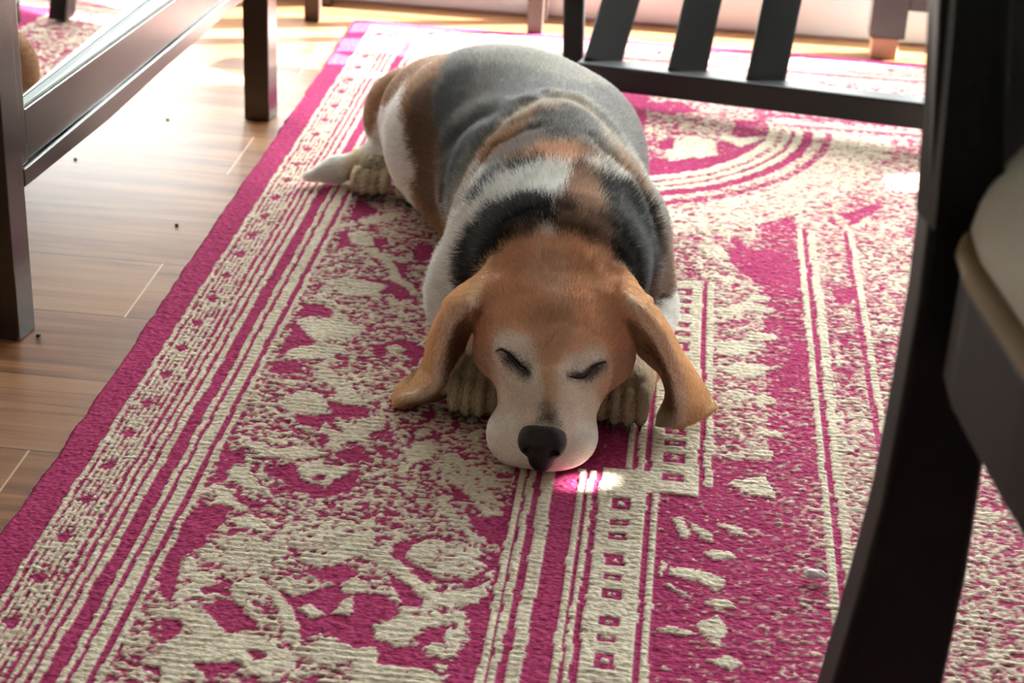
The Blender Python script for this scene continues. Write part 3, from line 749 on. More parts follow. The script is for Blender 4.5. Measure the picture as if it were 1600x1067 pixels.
# ------------------------------------------------------------------ dog: shape
def _grid():
    xs = axis_([(-0.345, -0.13, 0.0026), (-0.13, -0.058, 0.0019), (-0.058, 0.056, 0.0013), (0.056, 0.142, 0.0019)])
    ys = axis_([(-0.042, 0.068, 0.0013), (0.068, 0.19, 0.0018), (0.19, 0.30, 0.003), (0.30, 0.72, 0.0032)])
    zs = axis_([(-0.006, 0.105, 0.0013), (0.105, 0.140, 0.0019), (0.140, 0.225, 0.003)])
    return xs, ys, zs
def axis_(segs):
    out = []
    for a, b, st in segs:
        out.append(np.linspace(a, b, max(2, int(round((b - a) / st)) + 1))[:-1])
    return np.concatenate(out + [[segs[-1][1]]]).astype(np.float32)
class Field:
    """distance field on a box grid; shapes are blended in one after the other"""
    def __init__(s, xs, ys, zs):
        s.xs, s.ys, s.zs = xs, ys, zs
        s.v = np.full((len(xs), len(ys), len(zs)), 0.08, np.float32)
    def win(s, lo, hi):
        sl = []
        for a, l, h in ((s.xs, lo[0], hi[0]), (s.ys, lo[1], hi[1]), (s.zs, lo[2], hi[2])):
            i0 = int(np.searchsorted(a, l)); i1 = int(np.searchsorted(a, h))
            sl.append(slice(max(0, i0 - 1), min(len(a), i1 + 1)))
        return tuple(sl)
    def co(s, w):
        return s.xs[w[0]][:, None, None], s.ys[w[1]][None, :, None], s.zs[w[2]][None, None, :]
    def blend(s, w, d, k, sub=False):
        a = s.v[w]
        if sub:
            d = -d; h = np.clip(0.5 + 0.5 * (d - a) / k, 0, 1)
            s.v[w] = a * (1 - h) + d * h + k * h * (1 - h)
        else:
            h = np.clip(0.5 + 0.5 * (a - d) / k, 0, 1)
            s.v[w] = a * (1 - h) + d * h - k * h * (1 - h)
    def ell(s, c, r, k=0.02, rot=(0, 0, 0), sub=False):
        R_ = _rot(rot); m = max(r) + 2.2 * k + 0.012
        w = s.win([c[i] - m for i in range(3)], [c[i] + m for i in range(3)])
        X, Y, Z = s.co(w); X = X - c[0]; Y = Y - c[1]; Z = Z - c[2]
        q = [(R_[0][i] * X + R_[1][i] * Y + R_[2][i] * Z) for i in range(3)]
        k0 = np.sqrt(sum((q[i] / r[i]) ** 2 for i in range(3)))
        k1 = np.sqrt(sum((q[i] / r[i] ** 2) ** 2 for i in range(3))) + 1e-9
        s.blend(w, (k0 * (k0 - 1) / k1).astype(np.float32), k, sub)
    def cone(s, a, b, ra, rb, k=0.02, sub=False):
        a = np.array(a, float); b = np.array(b, float); m = max(ra, rb) + 2.2 * k + 0.012
        w = s.win(np.minimum(a, b) - m, np.maximum(a, b) + m)
        X, Y, Z = s.co(w); ab = b - a; L2 = ab @ ab
        t = np.clip(((X - a[0]) * ab[0] + (Y - a[1]) * ab[1] + (Z - a[2]) * ab[2]) / L2, 0, 1)
        d = np.sqrt((X - a[0] - t * ab[0]) ** 2 + (Y - a[1] - t * ab[1]) ** 2 + (Z - a[2] - t * ab[2]) ** 2) - (ra + (rb - ra) * t)
        s.blend(w, d.astype(np.float32), k, sub)
    def chain(s, pts, k=0.015, sub=False):
        for p, q in zip(pts[:-1], pts[1:]): s.cone(p[:3], q[:3], p[3], q[3], k, sub)
    def merge(s, o, k, sub=False):
        s.blend((slice(None),) * 3, o.v, k, sub)
    def sheet(s, P, rad, k):
        """thin skin following the dense surface points P (n,3), local radius rad"""
        m = 5
        d = np.full(s.v.shape, 0.08, np.float32)
        ix = np.searchsorted(s.xs, P[:, 0]); iy = np.searchsorted(s.ys, P[:, 1]); iz = np.searchsorted(s.zs, P[:, 2])
        for a in range(-m, m + 1):
            jx = np.clip(ix + a, 0, len(s.xs) - 1)
            for b in range(-m, m + 1):
                jy = np.clip(iy + b, 0, len(s.ys) - 1)
                for c in range(-m, m + 1):
                    jz = np.clip(iz + c, 0, len(s.zs) - 1)
                    q = np.sqrt((s.xs[jx] - P[:, 0]) ** 2 + (s.ys[jy] - P[:, 1]) ** 2 + (s.zs[jz] - P[:, 2]) ** 2) - rad
                    np.minimum.at(d, (jx, jy, jz), q.astype(np.float32))
        s.blend((slice(None),) * 3, d, k)
        return d
def _rot(r):
    cx, cy, cz = np.cos(r); sx, sy, sz = np.sin(r)
    Rx = np.array([[1, 0, 0], [0, cx, -sx], [0, sx, cx]]); Ry = np.array([[cy, 0, sy], [0, 1, 0], [-sy, 0, cy]]); Rz = np.array([[cz, -sz, 0], [sz, cz, 0], [0, 0, 1]])
    return Rz @ Ry @ Rx
def surface_net(F):
    v = F.v; ins = v < 0
    nx, ny, nz = v.shape
    c8 = [ins[i:nx - 1 + i, j:ny - 1 + j, k:nz - 1 + k] for i in (0, 1) for j in (0, 1) for k in (0, 1)]
    s = sum(c.astype(np.int8) for c in c8)
    cells = np.argwhere((s > 0) & (s < 8))
    cid = -np.ones((nx - 1, ny - 1, nz - 1), np.int32); cid[tuple(cells.T)] = np.arange(len(cells))
    acc = np.zeros((len(cells), 3)); cnt = np.zeros(len(cells))
    ax = [F.xs, F.ys, F.zs]
    offs = [(i, j, k) for i in (0, 1) for j in (0, 1) for k in (0, 1)]
    for o in offs:
        for d in range(3):
            if o[d]: continue
            p = cells + np.array(o); e = np.zeros(3, int); e[d] = 1; q = p + e
            a = v[tuple(p.T)]; b = v[tuple(q.T)]
            m = (a < 0) != (b < 0)
            t = np.where(m, a / np.where(m, a - b, 1), 0)
            for dd in range(3):
                pa = ax[dd][p[:, dd]]; pb = ax[dd][q[:, dd]]
                acc[:, dd] += np.where(m, pa + t * (pb - pa), 0)
            cnt += m
    V = acc / cnt[:, None]
    Q = []
    for d in range(3):
        u, w = (d + 1) % 3, (d + 2) % 3
        a = ins; sh = [slice(None)] * 3; sh2 = [slice(None)] * 3
        sh[d] = slice(0, -1); sh2[d] = slice(1, None)
        A = ins[tuple(sh)]; B = ins[tuple(sh2)]
        E_ = np.argwhere(A != B)
        ok = (E_[:, u] > 0) & (E_[:, w] > 0) & (E_[:, u] < v.shape[u] - 1) & (E_[:, w] < v.shape[w] - 1)
        E_ = E_[ok]
        flip = A[tuple(E_.T)]
        def cell(du, dw):
            p = E_.copy(); p[:, u] -= du; p[:, w] -= dw
            return cid[tuple(p.T)]
        q = np.stack([cell(1, 1), cell(0, 1), cell(0, 0), cell(1, 0)], 1)
        q = np.where(flip[:, None], q, q[:, ::-1])
        Q.append(q)
    Q = np.concatenate(Q)
    return V, Q[(Q >= 0).all(1)]
def resample(rows, nu, nv):
    """smooth surface through rows of control points"""
    rows = [np.array(r, float) for r in rows]
    def cr(P, n):
        P = np.asarray(P); m = len(P); out = []
        for t in np.linspace(0, m - 1, n):
            i = min(int(t), m - 2); f = t - i
            p0 = P[max(i - 1, 0)]; p1 = P[i]; p2 = P[i + 1]; p3 = P[min(i + 2, m - 1)]
            out.append(0.5 * ((2 * p1) + (-p0 + p2) * f + (2 * p0 - 5 * p1 + 4 * p2 - p3) * f * f + (-p0 + 3 * p1 - 3 * p2 + p3) * f ** 3))
        return np.array(out)
    A = [cr(r, nv) for r in rows]
    return np.stack([cr([a[j] for a in A], nu) for j in range(nv)], 1)

# ears: rows run from the root on the skull to the tip on the rug; each row goes from the front edge to the back edge
def pe(px, py, y): return tuple(at_y(px, py, y))
EAR_L = [[(-0.0365, 0.0890, 0.1060), (-0.0380, 0.101, 0.1110), (-0.0390, 0.109, 0.1150), (-0.0400, 0.117, 0.1190)],
         [(-0.0575, 0.0950, 0.1030), (-0.0600, 0.1060, 0.1120), (-0.0600, 0.1140, 0.1180), (-0.0570, 0.1165, 0.1230)],
         [pe(752, 486, 0.086), pe(738, 471, 0.070), pe(733, 455, 0.086), pe(742, 437, 0.108)],
         [pe(740, 505, 0.094), pe(719, 483, 0.064), pe(708, 468, 0.082), pe(712, 460, 0.108)],
         [pe(728, 530, 0.100), pe(703, 504, 0.062), pe(690, 494, 0.082), pe(690, 490, 0.112)],
         [pe(718, 560, 0.104), pe(692, 536, 0.062), pe(678, 530, 0.082), pe(672, 528, 0.114)],
         [pe(708, 592, 0.106), pe(687, 574, 0.064), pe(674, 566, 0.088), pe(666, 556, 0.118)],
         [pe(702, 612, 0.108), pe(685, 597, 0.068), pe(668, 584, 0.096), pe(656, 578, 0.126)],
         [pe(690, 628, 0.110), pe(663, 614, 0.074), pe(644, 600, 0.104), pe(634, 592, 0.134)],
         [pe(664, 636, 0.106), pe(636, 622, 0.074), pe(624, 612, 0.104), pe(616, 600, 0.134)],
         [pe(636, 641, 0.088), pe(622, 632, 0.076), pe(614, 622, 0.100), pe(608, 610, 0.126)]]
EAR_R = [[(0.0260, 0.0890, 0.1130), (0.0265, 0.0990, 0.1165), (0.0260, 0.1060, 0.1210), (0.0260, 0.1130, 0.1240)],
         [(0.0400, 0.0849, 0.1145), (0.0436, 0.0965, 0.1170), (0.0440, 0.1060, 0.1210), (0.0445, 0.1115, 0.1255)],
         [pe(972, 490, 0.092), pe(985, 474, 0.070), pe(993, 461, 0.090), pe(994, 449, 0.110)],
         [pe(982, 520, 0.100), pe(1007, 500, 0.064), pe(1018, 482, 0.084), pe(1014, 474, 0.112)],
         [pe(1000, 552, 0.104), pe(1027, 524, 0.064), pe(1040, 513, 0.084), pe(1040, 508, 0.114)],
         [pe(1018, 570, 0.106), pe(1043, 556, 0.066), pe(1058, 550, 0.086), pe(1060, 545, 0.114)],
         [pe(1034, 586, 0.106), pe(1056, 590, 0.070), pe(1074, 582, 0.090), pe(1080, 574, 0.118)],
         [pe(1042, 616, 0.104), pe(1061, 614, 0.074), pe(1084, 610, 0.096), pe(1096, 598, 0.122)],
         [pe(1030, 646, 0.098), pe(1066, 638, 0.076), pe(1094, 634, 0.098), pe(1108, 618, 0.122)],
         [pe(1026, 664, 0.090), pe(1064, 664, 0.078), pe(1094, 652, 0.094), pe(1118, 638, 0.110)]]
def build_dog():
    xs, ys, zs = _grid()
    T_ = Field(xs, ys, zs)                     # hindquarters and barrel
    T_.ell((-0.092, 0.505, 0.088), (0.122, 0.122, 0.094), 0.03)
    T_.ell((-0.042, 0.40, 0.088), (0.098, 0.13, 0.090), 0.035)
    T_.ell((-0.075, 0.445, 0.062), (0.088, 0.09, 0.066), 0.03)
    T_.ell((-0.010, 0.485, 0.072), (0.064, 0.11, 0.080), 0.03)
    T_.ell((-0.030, 0.33, 0.086), (0.086, 0.09, 0.090), 0.03)
    T_.ell((-0.160, 0.55, 0.086), (0.066, 0.070, 0.070), 0.010, (0, -0.15, -0.25))
    T_.ell((-0.202, 0.610, 0.068), (0.052, 0.050, 0.055), 0.012)
    T_.ell((-0.15, 0.60, 0.05), (0.06, 0.06, 0.052), 0.02)
    # tail along the rug
    T_.chain([(-0.212, 0.625, 0.034, 0.018), (-0.245, 0.600, 0.018, 0.0155), (-0.278, 0.574, 0.014, 0.0130), (-0.303, 0.560, 0.010, 0.0065)], 0.010)
    H = Field(xs, ys, zs)                      # hind feet
    for cx, cy, a in ((-0.2345, 0.568, 0.15), (-0.186, 0.560, 0.05)):
        H.ell((cx, cy + 0.012, 0.021), (0.0195, 0.036, 0.022), 0.01, (0, 0, a))
        for i in range(4):
            o = (i - 1.5) * 0.0096
            H.ell((cx + o, cy - 0.020 - 0.005 * (1.5 - abs(i - 1.5)), 0.0150), (0.0060, 0.017, 0.0140), 0.0014, (0.3, 0, 0))
    H.chain([(-0.2345, 0.585, 0.028, 0.018), (-0.222, 0.625, 0.045, 0.018)], 0.01)
    T_.merge(H, 0.004)
    S_ = Field(xs, ys, zs)                     # shoulders, chest, forelegs
    S_.ell((-0.015, 0.272, 0.088), (0.090, 0.10, 0.092), 0.03)
    S_.ell((-0.010, 0.205, 0.106), (0.080, 0.085, 0.066), 0.03)
    S_.ell((-0.062, 0.225, 0.080), (0.046, 0.07, 0.066), 0.02, (0.2, 0, 0.2))
    S_.ell((0.043, 0.232, 0.078), (0.038, 0.07, 0.066), 0.02, (0.2, 0, -0.2))
    S_.ell((-0.097, 0.240, 0.042), (0.031, 0.048, 0.044), 0.014)
    S_.ell((0.064, 0.262, 0.040), (0.029, 0.048, 0.042), 0.014)
    S_.chain([(-0.096, 0.225, 0.030, 0.027), (-0.076, 0.15, 0.024, 0.022), (-0.067, 0.105, 0.022, 0.022)], 0.012)
    S_.chain([(0.070, 0.240, 0.030, 0.026), (0.062, 0.16, 0.024, 0.022), (0.058, 0.11, 0.022, 0.022)], 0.012)
    D = T_
    D.merge(S_, 0.022)
    N_ = Field(xs, ys, zs)                     # neck
    N_.ell((-0.004, 0.158, 0.107), (0.070, 0.068, 0.060), 0.02)
    D.merge(N_, 0.014)
    P_ = Field(xs, ys, zs)                     # fore paws
    for cx, cy, a in ((-0.0645, 0.096, 0.12), (0.0560, 0.104, -0.06)):
        P_.ell((cx, cy + 0.014, 0.024), (0.0235, 0.034, 0.0225), 0.01, (0, 0, a))
        for i in range(4):
            o = (i - 1.5) * 0.0112
            P_.ell((cx + o * 0.92, cy - 0.012 - 0.005 * (1.5 - abs(i - 1.5)), 0.0175), (0.0072, 0.0185, 0.0170), 0.0014, (0.3, 0, 0))
    D.merge(P_, 0.005)
    D.paw = P_.v
    K = Field(xs, ys, zs)                      # head
    K.ell((-0.001, 0.108, 0.084), (0.060, 0.056, 0.048), 0.02)
    K.ell((-0.001, 0.072, 0.074), (0.053, 0.044, 0.040), 0.02)
    K.ell((-0.040, 0.080, 0.064), (0.026, 0.034, 0.026), 0.016)
    K.ell((0.037, 0.081, 0.064), (0.025, 0.034, 0.025), 0.016)
    K.chain([(-0.001, 0.055, 0.060, 0.031), (-0.001, 0.022, 0.046, 0.026), (-0.001, 0.000, 0.036, 0.019)], 0.018)
    K.ell((-0.0235, 0.016, 0.021), (0.0235, 0.029, 0.0240), 0.010, (0, 0, 0.25))
    K.ell((0.0175, 0.019, 0.021), (0.0225, 0.028, 0.0235), 0.010, (0, 0, -0.25))
    K.ell((0.0, 0.010, 0.012), (0.020, 0.020, 0.014), 0.01)
    K.ell((-0.022, 0.046, 0.050), (0.020, 0.027, 0.023), 0.014)
    K.ell((0.020, 0.047, 0.049), (0.020, 0.027, 0.023), 0.014)
    K.ell((-0.050, 0.094, 0.096), (0.018, 0.024, 0.024), 0.014)
    K.ell((0.046, 0.092, 0.098), (0.018, 0.024, 0.022), 0.014)
    # brows, lids
    K.ell((-0.031, 0.058, 0.0915), (0.020, 0.014, 0.010), 0.012)
    K.ell((0.027, 0.059, 0.0895), (0.020, 0.014, 0.010), 0.012)
    K.ell((-0.030, 0.046, 0.0785), (0.0170, 0.012, 0.0105), 0.006)
    K.ell((0.0265, 0.047, 0.0755), (0.0170, 0.012, 0.0105), 0.006)
    D.merge(K, 0.009)
    D.ear = np.full(D.v.shape, 0.08, np.float32)
    for rows in (EAR_L, EAR_R):
        P = resample(rows, 190, 72)
        tt = np.linspace(0, 1, 190)[:, None] * np.ones((1, 72))
        vv = np.abs(np.linspace(-1, 1, 72))[None, :] * np.ones((190, 1))
        rad = 0.0034 - 0.0010 * tt - 0.0008 * vv ** 3
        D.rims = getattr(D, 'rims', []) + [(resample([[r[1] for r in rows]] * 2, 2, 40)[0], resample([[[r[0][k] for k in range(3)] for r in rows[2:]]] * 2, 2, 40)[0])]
        E_ = D.sheet(P[:62].reshape(-1, 3), rad[:62].reshape(-1), 0.011)
        E2 = D.sheet(P[58:].reshape(-1, 3), rad[58:].reshape(-1), 0.004)
        D.ear = np.minimum(D.ear, np.minimum(E_, E2))
    # lies on the rug
    D.v = np.maximum(D.v, (-0.0005 - zs)[None, None, :].astype(np.float32))
    return D

# ------------------------------------------------------------------ dog: skin folds and coat pattern
PLAN_U = np.array([0.99789, 0.06493, -0.0]); PLAN_V = np.array([-0.02547, 0.39136, 0.91989])
FOLDS = [
 (4,12,[-66.5,346.5,174.6,-83.4,352.9,167.7,-101.0,368.9,157.8,-112.0,365.7,147.5,-122.9,369.1,135.1,-124.5,352.9,126.8,-127.3,343.3,115.7,-126.6,330.3,106.0,-127.5,327.3,95.2,-124.7,318.0,88.7,-122.9,314.8,76.9]),
 (3,8,[-101.4,283.6,129.9,-94.5,292.6,143.7,-88.1,307.0,155.0,-79.1,318.5,164.4,-70.3,333.7,171.8,-62.7,343.3,175.6,-56.1,356.1,177.9,-44.4,365.9,179.4,-37.9,378.5,179.1,-26.3,378.5,178.4,-14.6,385.0,175.8,-0.4,368.9,172.6,11.4,359.5,167.7,25.2,333.7,161.4,38.5,308.0,156.3]),
 (2.2,6,[-93.8,214.6,133.9,-92.5,227.2,138.6,-92.2,245.0,140.1,-85.5,265.8,147.3,-77.8,280.6,157.6,-64.6,280.4,166.9,-50.9,286.6,174.0,-41.8,286.6,176.9,-32.7,289.6,178.8]),
 (2.5,7,[8.7,274.7,176.8,19.1,256.9,173.8,30.7,245.0,168.2,41.0,242.0,161.6,50.6,236.1,155.0,57.4,221.2,148.6,64.2,209.3,138.8,69.3,199.4,126.1,74.2,200.4,111.8]),
 (3,8,[-67.2,94.0,116.6,-62.7,108.6,120.9,-55.5,114.6,128.4,-49.2,116.2,134.4,-43.1,116.1,140.3,-31.4,114.2,146.4,-21.1,115.7,151.6,-5.5,113.9,152.7,4.8,114.3,152.4,17.9,113.8,148.6,29.1,114.4,143.3,34.6,113.2,137.7,39.8,110.8,132.4]),
 (1.5,4,[-123.8,215.5,48.2,-118.0,205.9,52.1,-113.0,201.8,56.8,-106.7,196.5,58.6,-88.3,93.0,102.4]),
 (1.5,3,[73.8,81.5,113.3,80.4,217.7,57.3,88.5,228.6,50.2]),
 (1.6,1.6,[-45.5,40.3,79.5,-41.4,38.1,83.1,-37.2,35.7,82.8,-32.7,33.3,80.8,-28.2,30.5,77.5,-25.1,27.1,75.8,-21.0,23.5,75.5,-17.3,19.4,74.7,-13.7,16.4,74.8]),
 (1.6,1.6,[12.6,18.1,75.4,15.7,20.2,74.9,19.4,21.7,73.4,23.8,25.1,72.5,27.3,29.4,73.4,30.8,33.3,77.0,35.0,35.8,78.2,38.1,38.1,79.2,41.7,40.9,78.7]),
 (0.7,2.6,[-43.1,38.9,72.9,-37.3,31.7,66.0,-31.9,21.6,62.9,-24.6,14.4,65.1,-18.2,7.8,66.1]),
 (0.7,2.6,[40.0,38.7,69.1,35.2,30.6,63.1,30.1,21.3,60.7,24.2,15.7,63.8,19.2,9.0,64.0]),
 (0.7,5,[-2.9,58.3,116.2,-0.4,46.6,108.2,-0.4,36.6,98.8,0.9,30.3,90.9,0.9,23.7,83.1]),
 (0.7,5,[-38.7,66.6,109.0,-32.8,68.8,113.3,-27.5,70.7,117.0,-21.1,66.1,117.2,-14.6,63.5,117.7]),
 (0.5,5,[12.6,57.0,113.9,19.1,59.6,113.6,26.9,64.7,113.2,30.7,63.5,110.5,34.6,62.2,107.7]),
]
COAT = [
 ('tan',1,0.2,0.9,[-231,260,-221,334,-157,398,7,405,113,332,131,163,96,132,78,172,15,247,-75,241,-90,168,-134,159,-143,230,-193,254]),
 ('grizzle_sheen',0.6,0.36,0.9,[-125,387,7,393,48,354,9,307,-49,326,-111,332]),  # rump top paled to imitate the backlight sheen on its coat
 ('brown',0.75,0.2,0.9,[-148,314,-138,330,-119,340,-110,319,-113,292,-109,248,-107,199,-128,205,-143,236,-147,267,-151,288]),
 ('grey',0.92,0.2,0.9,[-118,364,-128,319,-126,293,-112,271,-108,243,-105,199,-85,210,-77,239,-63,267,-45,293,-9,316,15,314,36,294,68,244,84,197,99,193,95,264,75,331,32,362,-17,385,-79,375]),
 ('grizzle_sheen',0.55,0.36,0.9,[-93,383,-18,392,28,365,48,340,8,331,-40,349,-88,350]),  # second layer of the painted rump sheen
 ('blue',0.85,0.2,0.9,[-119,333,-103,350,-88,343,-88,321,-100,306,-106,287,-92,278,-79,298,-51,300,-61,281,-80,255,-88,223,-97,206,-104,204,-107,242,-116,279,-124,303]),
 ('blue',0.5,0.2,0.9,[-72,319,-49,326,-11,324,-28,311,-51,297,-68,290]),
 ('grizzle_sheen',0.8,0.15,0.9,[-103,196,-95,224,-79,251,-60,278,-37,305,-12,319,17,319,43,291,32,271,4,303,-23,300,-43,280,-65,259,-77,239,-84,205,-86,187]),
 ('grizzle_sheen',0.8,0.15,0.9,[27,306,51,280,78,250,87,210,95,175,85,175,73,206,55,232,38,255]),
 ('tan',0.7,0.15,0.9,[44,266,67,246,81,214,93,175,87,164,77,203,58,232,43,247]),
 ('grey',0.7,0.12,0.9,[-71,221,-63,243,-42,267,-21,298,9,307,30,292,44,256,58,232,26,258,-8,265,-40,251]),
 ('black',0.85,0.12,0.9,[-31,280,-18,294,4,300,23,287,35,265,12,268,-13,267]),
 ('rust',0.9,0.1,0.9,[-39,240,-24,256,-8,262,14,262,18,250,4,245,-17,242]),
 ('brown',0.9,0.1,0.26,[-85,126,-77,164,-58,199,12,213,61,190,96,132]),
 ('black',0.9,0.1,0.9,[-80,204,-73,220,-54,238,-32,249,-13,249,-13,243,-39,234,-60,221,-72,207]),
 ('brown',0.9,0.1,0.9,[0,240,15,247,36,242,47,222,49,198,35,175,7,187,-15,190,-34,184,-48,165,-58,151,-44,173,-4,206]),
 ('rust',0.55,0.1,0.9,[9,240,25,239,36,220,36,201,18,203,7,218]),
 ('black',0.95,0.1,0.9,[-37,215,-21,217,-5,208,2,198,-14,194,-35,185,-46,169,-53,147,-64,125,-77,131,-86,147,-83,167,-76,180,-65,195,-55,204]),
 ('black',0.95,0.1,0.9,[30,242,44,238,64,232,80,213,88,187,89,164,77,135,66,138,59,154,50,165,45,183,41,202,36,220]),
 ('brown',0.7,0.1,0.9,[79,208,95,188,105,156,109,138,80,131,71,137,87,164,87,187]),
 ('white',1,0.08,0.9,[10,249,8,229,-2,203,-10,217,-37,214,-55,204,-65,195,-76,180,-83,167,-87,147,-75,130,-74,122,-84,93,-124,87,-115,145,-90,198,-72,207,-59,224,-40,237,-12,246]),
 ('white',0.85,0.1,0.9,[15,247,27,254,44,244,67,235,58,232,35,237,19,243]),
 ('white',1,0.12,0.45,[111,146,99,136,82,131,73,109,116,101]),
 ('white',1,0.4,0.9,[-160,342,-170,315,-195,306,-202,272,-186,234,-137,233,-146,261,-155,288,-161,313]),
 ('tan',0.9,0.4,0.9,[-220,303,-188,339,-165,345,-180,315,-197,305,-202,284,-207,292,-216,260]),
 ('rust',1,-0.1,0.16,[-111,45,-103,85,-65,141,-54,162,-39,176,-14,186,15,187,37,179,52,162,71,139,113,88,99,61,41,52,-35,44]),
 ('white',0.8,0.05,0.2,[-16,186,-11,195,-5,194,3,185,-9,182]),
 ('brown',0.24,-0.1,0.11,[-19,114,-12,126,9,128,19,117,13,95,2,77,-6,78,-12,96]),
 ('frost',0.5,0.02,0.13,[-14,179,6,174,12,151,9,131,2,124,-10,140,-24,144,-22,164]),
 ('tan',0,-0.1,0.13,[-10,175,8,173,13,152,9,131,-2,125,-11,139,-31,143]),
 ('cheek',0.9,-0.1,0.11,[-77,82,-53,91,-43,87,-36,64,-24,37,-51,42,-70,48]),
 ('cheek',0.9,-0.1,0.11,[83,104,48,93,42,77,32,63,34,39,76,49]),
 ('face',1,-0.1,0.085,[-46,92,-43,106,-30,108,-14,101,-8,86,-4,72,-1,55,-1,55,4,72,5,81,15,92,28,102,41,100,47,88,42,74,35,62,57,33,40,-9,-38,-15,-46,25,-37,44,-38,60,-43,76]),
 ('white',0.5,-0.1,0.06,[-42,33,-24,46,-17,26,1,1,-35,-15,-54,8]),
 ('white',0.5,-0.1,0.06,[39,38,23,48,16,28,4,1,43,-9,54,22]),
 ('tan',0.25,-0.1,0.085,[-46,92,-39,85,-6,72,-4,86,6,78,46,88,42,71,20,53,-24,46,-41,66]),
 ('white',0.3,-0.1,0.085,[-42,94,-41,103,-29,107,-17,100,-28,92]),
 ('white',0.35,-0.1,0.085,[43,89,39,98,27,99,16,92,30,90]),
 ('tan',0.6,-0.1,0.06,[-9,81,9,80,7,53,5,44,-5,43,-4,62]),
 ('dark',0.45,-0.1,0.07,[-10,35,-7,48,-2,57,2,57,7,49,11,36,0,39]),
 ('dark',0.7,-0.1,0.07,[-10,37,-5,45,2,49,8,42,10,37,0,39]),
 ('dark',0.8,-0.1,0.07,[-43,90,-33,92,-21,84,-11,80,-13,70,-22,70,-35,82]),
 ('dark',0.8,-0.1,0.07,[13,78,25,80,36,88,47,93,44,83,32,70,17,71]),
 ('dark',0.9,-0.1,0.07,[-42,92,-27,87,-13,78,-15,74,-26,79,-37,88]),
 ('dark',0.9,-0.1,0.07,[14,76,26,77,45,88,41,84,28,72,18,72]),
]

def pattern_uv(P):
    """the coat is laid out on an oblique plan of the dog, looking down from the front"""
    return P @ PLAN_U, P @ PLAN_V
def poly_dist(P, L):
    L = np.asarray(L, float); d = np.full(len(P), 9.0)
    for a, b in zip(L[:-1], L[1:]):
        ab = b - a; t = np.clip(((P - a) @ ab) / (ab @ ab), 0, 1)
        d = np.minimum(d, np.linalg.norm(P - a - t[:, None] * ab, axis=1))
    return d
def mesh_normals(V, Q):
    n = np.cross(V[Q[:, 2]] - V[Q[:, 0]], V[Q[:, 3]] - V[Q[:, 1]]); N = np.zeros_like(V)
    for i in range(4): np.add.at(N, Q[:, i], n)
    return N / (np.linalg.norm(N, axis=1)[:, None] + 1e-12)
def fold_skin(V, Q):
    N = mesh_normals(V, Q); h = np.zeros(len(V))
    for depth, width, pts in FOLDS:
        L = resample([np.array(pts, float).reshape(-1, 3) / 1000.0] * 2, 2, 4 * len(pts) // 3)[0]
        m = np.nonzero(((V > L.min(0) - 0.04) & (V < L.max(0) + 0.04)).all(1))[0]
        d = poly_dist(V[m], L); w = width / 1000.0
        t = np.clip(np.minimum(np.linalg.norm(V[m] - L[0], axis=1), np.linalg.norm(V[m] - L[-1], axis=1)) / (2.5 * w), 0, 1)
        h[m] -= t * depth / 1000.0 * (np.exp(-(d / w) ** 2) - 0.40 * np.exp(-((d - 2.0 * w) / (1.1 * w)) ** 2))
    return V + N * h[:, None]
C_ = {k: np.array(v) for k, v in dict(
    white=(0.93, 0.91, 0.86), cream=(0.58, 0.48, 0.34), rust=(0.78, 0.49, 0.31), tan=(0.48, 0.28, 0.15), brown=(0.19, 0.10, 0.058),
    black=(0.016, 0.012, 0.009), grey=(0.30, 0.295, 0.285), blue=(0.17, 0.178, 0.19), frost=(0.80, 0.62, 0.48), grizzle_sheen=(0.58, 0.54, 0.46), face=(0.80, 0.70, 0.61), cheek=(0.64, 0.44, 0.32), dark=(0.025, 0.018, 0.016), ear=(0.70, 0.43, 0.23), earin=(0.24, 0.13, 0.075), skin=(0.33, 0.16, 0.13)).items()}
def paw_like(P):
    return P[:, 2] < 0.05
def noise3(P, s, seed=0):
    return (fbm(P[:, 0] * s + P[:, 2] * s * 0.6, P[:, 1] * s + P[:, 2] * s * 0.5, seed))
def coat_soft(P, ear, paw, n=6):
    r = np.random.default_rng(5); c = 0
    for i in range(n):
        c = c + coat_colour(P + r.normal(0, 0.0022, P.shape), ear, paw)
    return c / n
